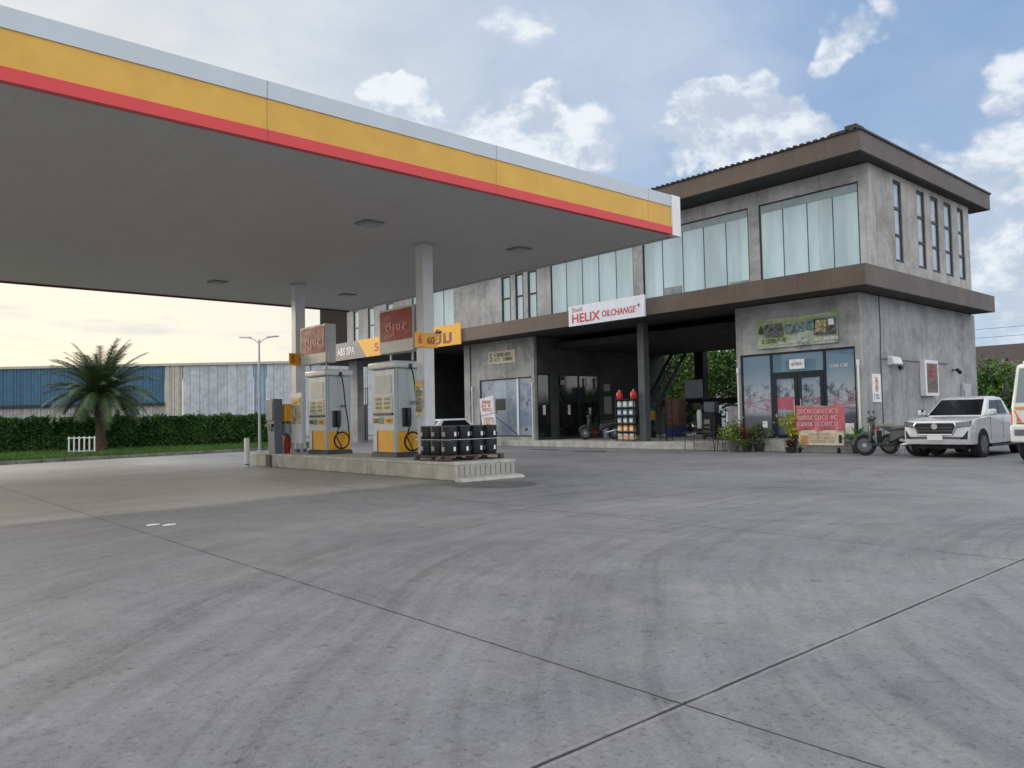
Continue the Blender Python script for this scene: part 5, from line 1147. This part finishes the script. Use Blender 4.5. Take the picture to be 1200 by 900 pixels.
b = MB(); b.tube([(30.31, 18.1, .28), (30.31, 18.1, 1.76), (30.31, 19.95, 1.76), (30.31, 19.95, .28)], .02, 6); b.build('rail', M_DARK, o, world=True)
o = thing('metal_table', 'thin-legged black metal table at the slab edge', 'table', (25.65, 17.9, 0)); MB().box(-.35, .35, -.75, .75, .70, .73).build('top', M_DARK, o, bevel=.005)
for xx in (-.3, .3):
    for yy in (-.68, .68): MB().tube([(xx, yy, 0), (xx*.95, yy*.93, .70)], .014, 6).build('leg', M_DARK, o)
def chair(loc, rz, label):
    o = thing('metal_chair', label, 'chair', loc, rz, 'black metal chairs'); MB().box(-.2, .2, -.2, .2, .44, .47).build('seat', M_DARK, o, bevel=.01)
    for xx in (-.18, .18):
        for yy in (-.18, .18): MB().tube([(xx*1.15, yy*1.15, 0), (xx, yy, .44 if xx < 0 else .92)], .011, 6).build('leg', M_DARK, o)
    b = MB(); b.box(.165, .185, -.18, .18, .74, .92); b.box(.165, .185, -.18, .18, .60, .64); b.build('backrest', M_DARK, o)
chair((25.5, 17.0, 0), R(20), 'black metal chair between the table and the grey pot')
chair((26.6, 18.2, .28), R(160), 'black metal chair behind the metal table')
o = thing('red_crate_stack', 'dark red crates stacked inside beside the glass doors', 'crate', (30.0, 27.9, .28))
for i in range(2): b = MB(); b.box(-.3, .3, -.2, .2, i*.32, .29+i*.32); b.build('crate', mat('dull_red', (.22, .03, .03), .6), o, bevel=.015)
o = MB().lathe([(.13, 0), (.16, .62), (.17, .63)], n=18).build('white_bin', mat('bin_pale', (.42, .44, .50), .5)); o.location = (30.6, 27.4, .28); tag(o, 'pale round bin in front of the glass doors', 'bin')
MB().lathe([(.175, .63), (.175, .67), (.1, .70)], n=18).build('lid', M_KIOSK, o)
for i, (x, y) in enumerate(((23.6, 24.8), (23.2, 21.7))):
    o = MB().box(-.18, .18, -.75, .75, 0, .012).build('drain_grate', M_DARK); o.location = (x, y, .004); tag(o, ('dark drain grate in the ground before the glass doors', 'dark drain grate in the ground before the display rack')[i], 'drain', 'drain grates')
    b = MB()
    for k in range(14): b.box(-.15, .15, -.70+k*.103, -.66+k*.103, .013, .018)
    b.build('bar', M_STEEL, o)

# paint specks on the ground
LITTER = ((3.35, 11.55), (3.51, 11.36))
for i, (x, y) in enumerate(LITTER):
    o = MB().prism([(0, 0), (.16, .02), (.2, .09), (.12, .16), (.02, .11)], 'Z', .004, .012).build('litter', M_TEXTW); o.location = (x, y, 0); tag(o, ('larger white scrap of litter lying on the forecourt joint', 'smaller white scrap of litter on the forecourt')[i], 'litter')

# ================================================================== trees behind
def tree(name, label, loc, h, cr, cz, n, seed, m=M_TREE, leaf=.28, group='trees behind the building'):
    o = thing(name, label, 'tree', loc, 0, group); rn = random.Random(seed); b = MB()
    b.tube([(0, 0, 0), (.1, .05, h*.25), (0, .1, h*.5)], [.22, .17, .12], 9)
    cs = []
    for k in range(26):
        a = rn.uniform(0, 6.28); rr = cr*math.sqrt(rn.random()); z = h*cz+rn.uniform(-.45, .5)*h*(1-cz)*1.6*(1-.5*rr/cr); c = (rr*math.cos(a), rr*math.sin(a), z); cs.append(c)
        if k < 12: b.tube([(0, .1, h*.45*rn.uniform(.7, 1)), (c[0]*.5, c[1]*.5, (h*.45+z)/2), c], [.07, .045, .02], 5)
    b.build('trunk', M_BARK, o)
    fastbuild(leaves(cs, n, cr*.22, leaf, rn), 'crown', m, o); return o
spots = [((43.5, 31.5, 0), 7.2, 2.8, 'leafy tree farthest left behind the open bay'), ((44.5, 27.0, 0), 7.8, 3.0, 'bright leafy tree behind the rear column of the bay'), ((43.0, 22.8, 0), 7.0, 2.7, 'bushy tree behind the right part of the open bay'), ((47.5, 35.0, 0), 8.0, 3.0, 'tree standing deep behind the glass door unit'), ((49, 20.5, 0), 6.5, 2.6, 'tree hidden mostly by the right-hand shop')]
for i, (p_, h, cr, lab) in enumerate(spots): tree('leafy_tree', lab, p_, h, cr, .52, 7000, 20+i)
for i, (p_, h, cr, lab) in enumerate((((44.5, 13.3, 0), 4.3, 1.3, 'slim green tree just right of the building end'), ((45.5, 11.2, 0), 3.0, 1.5, 'low bush behind the pickup bed'), ((48.5, 12.2, 0), 4.0, 1.4, 'bright green small tree in front of the brown roof'), ((46.5, 9.2, 0), 3.4, 1.5, 'bush beside the lorry cab'))):
    tree('small_tree', lab, p_, h, cr, .5, 4500, 40+i, leaf=.2, group='bushes beyond the pickup')
o = thing('garden_wall_bushes', 'low clipped hedge behind the parked pickup', 'hedge', (42, 9, 0)); rn = random.Random(9)
cs = [(rn.uniform(-.5, .5), rn.uniform(-4, 4), rn.uniform(.3, 1.5)) for _ in range(60)]; fastbuild(leaves(cs, 9000, .3, .14, rn), 'foliage', M_TREE, o); MB().box(-.4, .4, -4, 4, 0, 1.3).build('branch_mass', MATS['hedge_inner'], o)
# brown-roofed house
o = thing('brown_roofed_house', 'distant house with a dark reddish brown roof beyond the bushes', 'house', (62, 15, 0))
MB().box(58.5, 68, 4, 21, 0, 3.4).build('wall', mat('house_wall', (.28, .25, .22), .8, var=.2), o, world=True)
b = MB(); b.add([(56.8, 3, 3.3), (56.8, 22, 3.3), (70, 22, 3.3), (70, 3, 3.3), (62, 3.4, 5.9), (62, 21.6, 5.9)], [(0, 1, 5, 4), (2, 3, 4, 5), (0, 4, 3), (1, 2, 5), (0, 3, 2, 1)]); b.build('roof', panel_mat('brown_tiles', (.05, .028, .027), 1, .3, .7, .03, .5), o, world=True)
for y in (7, 11, 15): MB().box(58.44, 58.49, y, y+1.2, 1, 2.4).build('window', M_CARGLASS, o, world=True)
# power lines
o = thing('power_line', 'thin overhead power cables beyond the building on the right', 'cable', (60, 10, 0))
for k, z in enumerate((6.3, 6.9)):
    pts = [(60+.02*i, 45-i*4.5, z+.35*((i-9)/9)**2) for i in range(19)]
    MB().tube(pts, .013, 5).build('cable', M_DARK, o, world=True)
for y in (45, -36):
    MB().tube([(60, y, 0), (60, y, 9)], [.16, .12], 8).build('post', M_KERB, o, world=True)
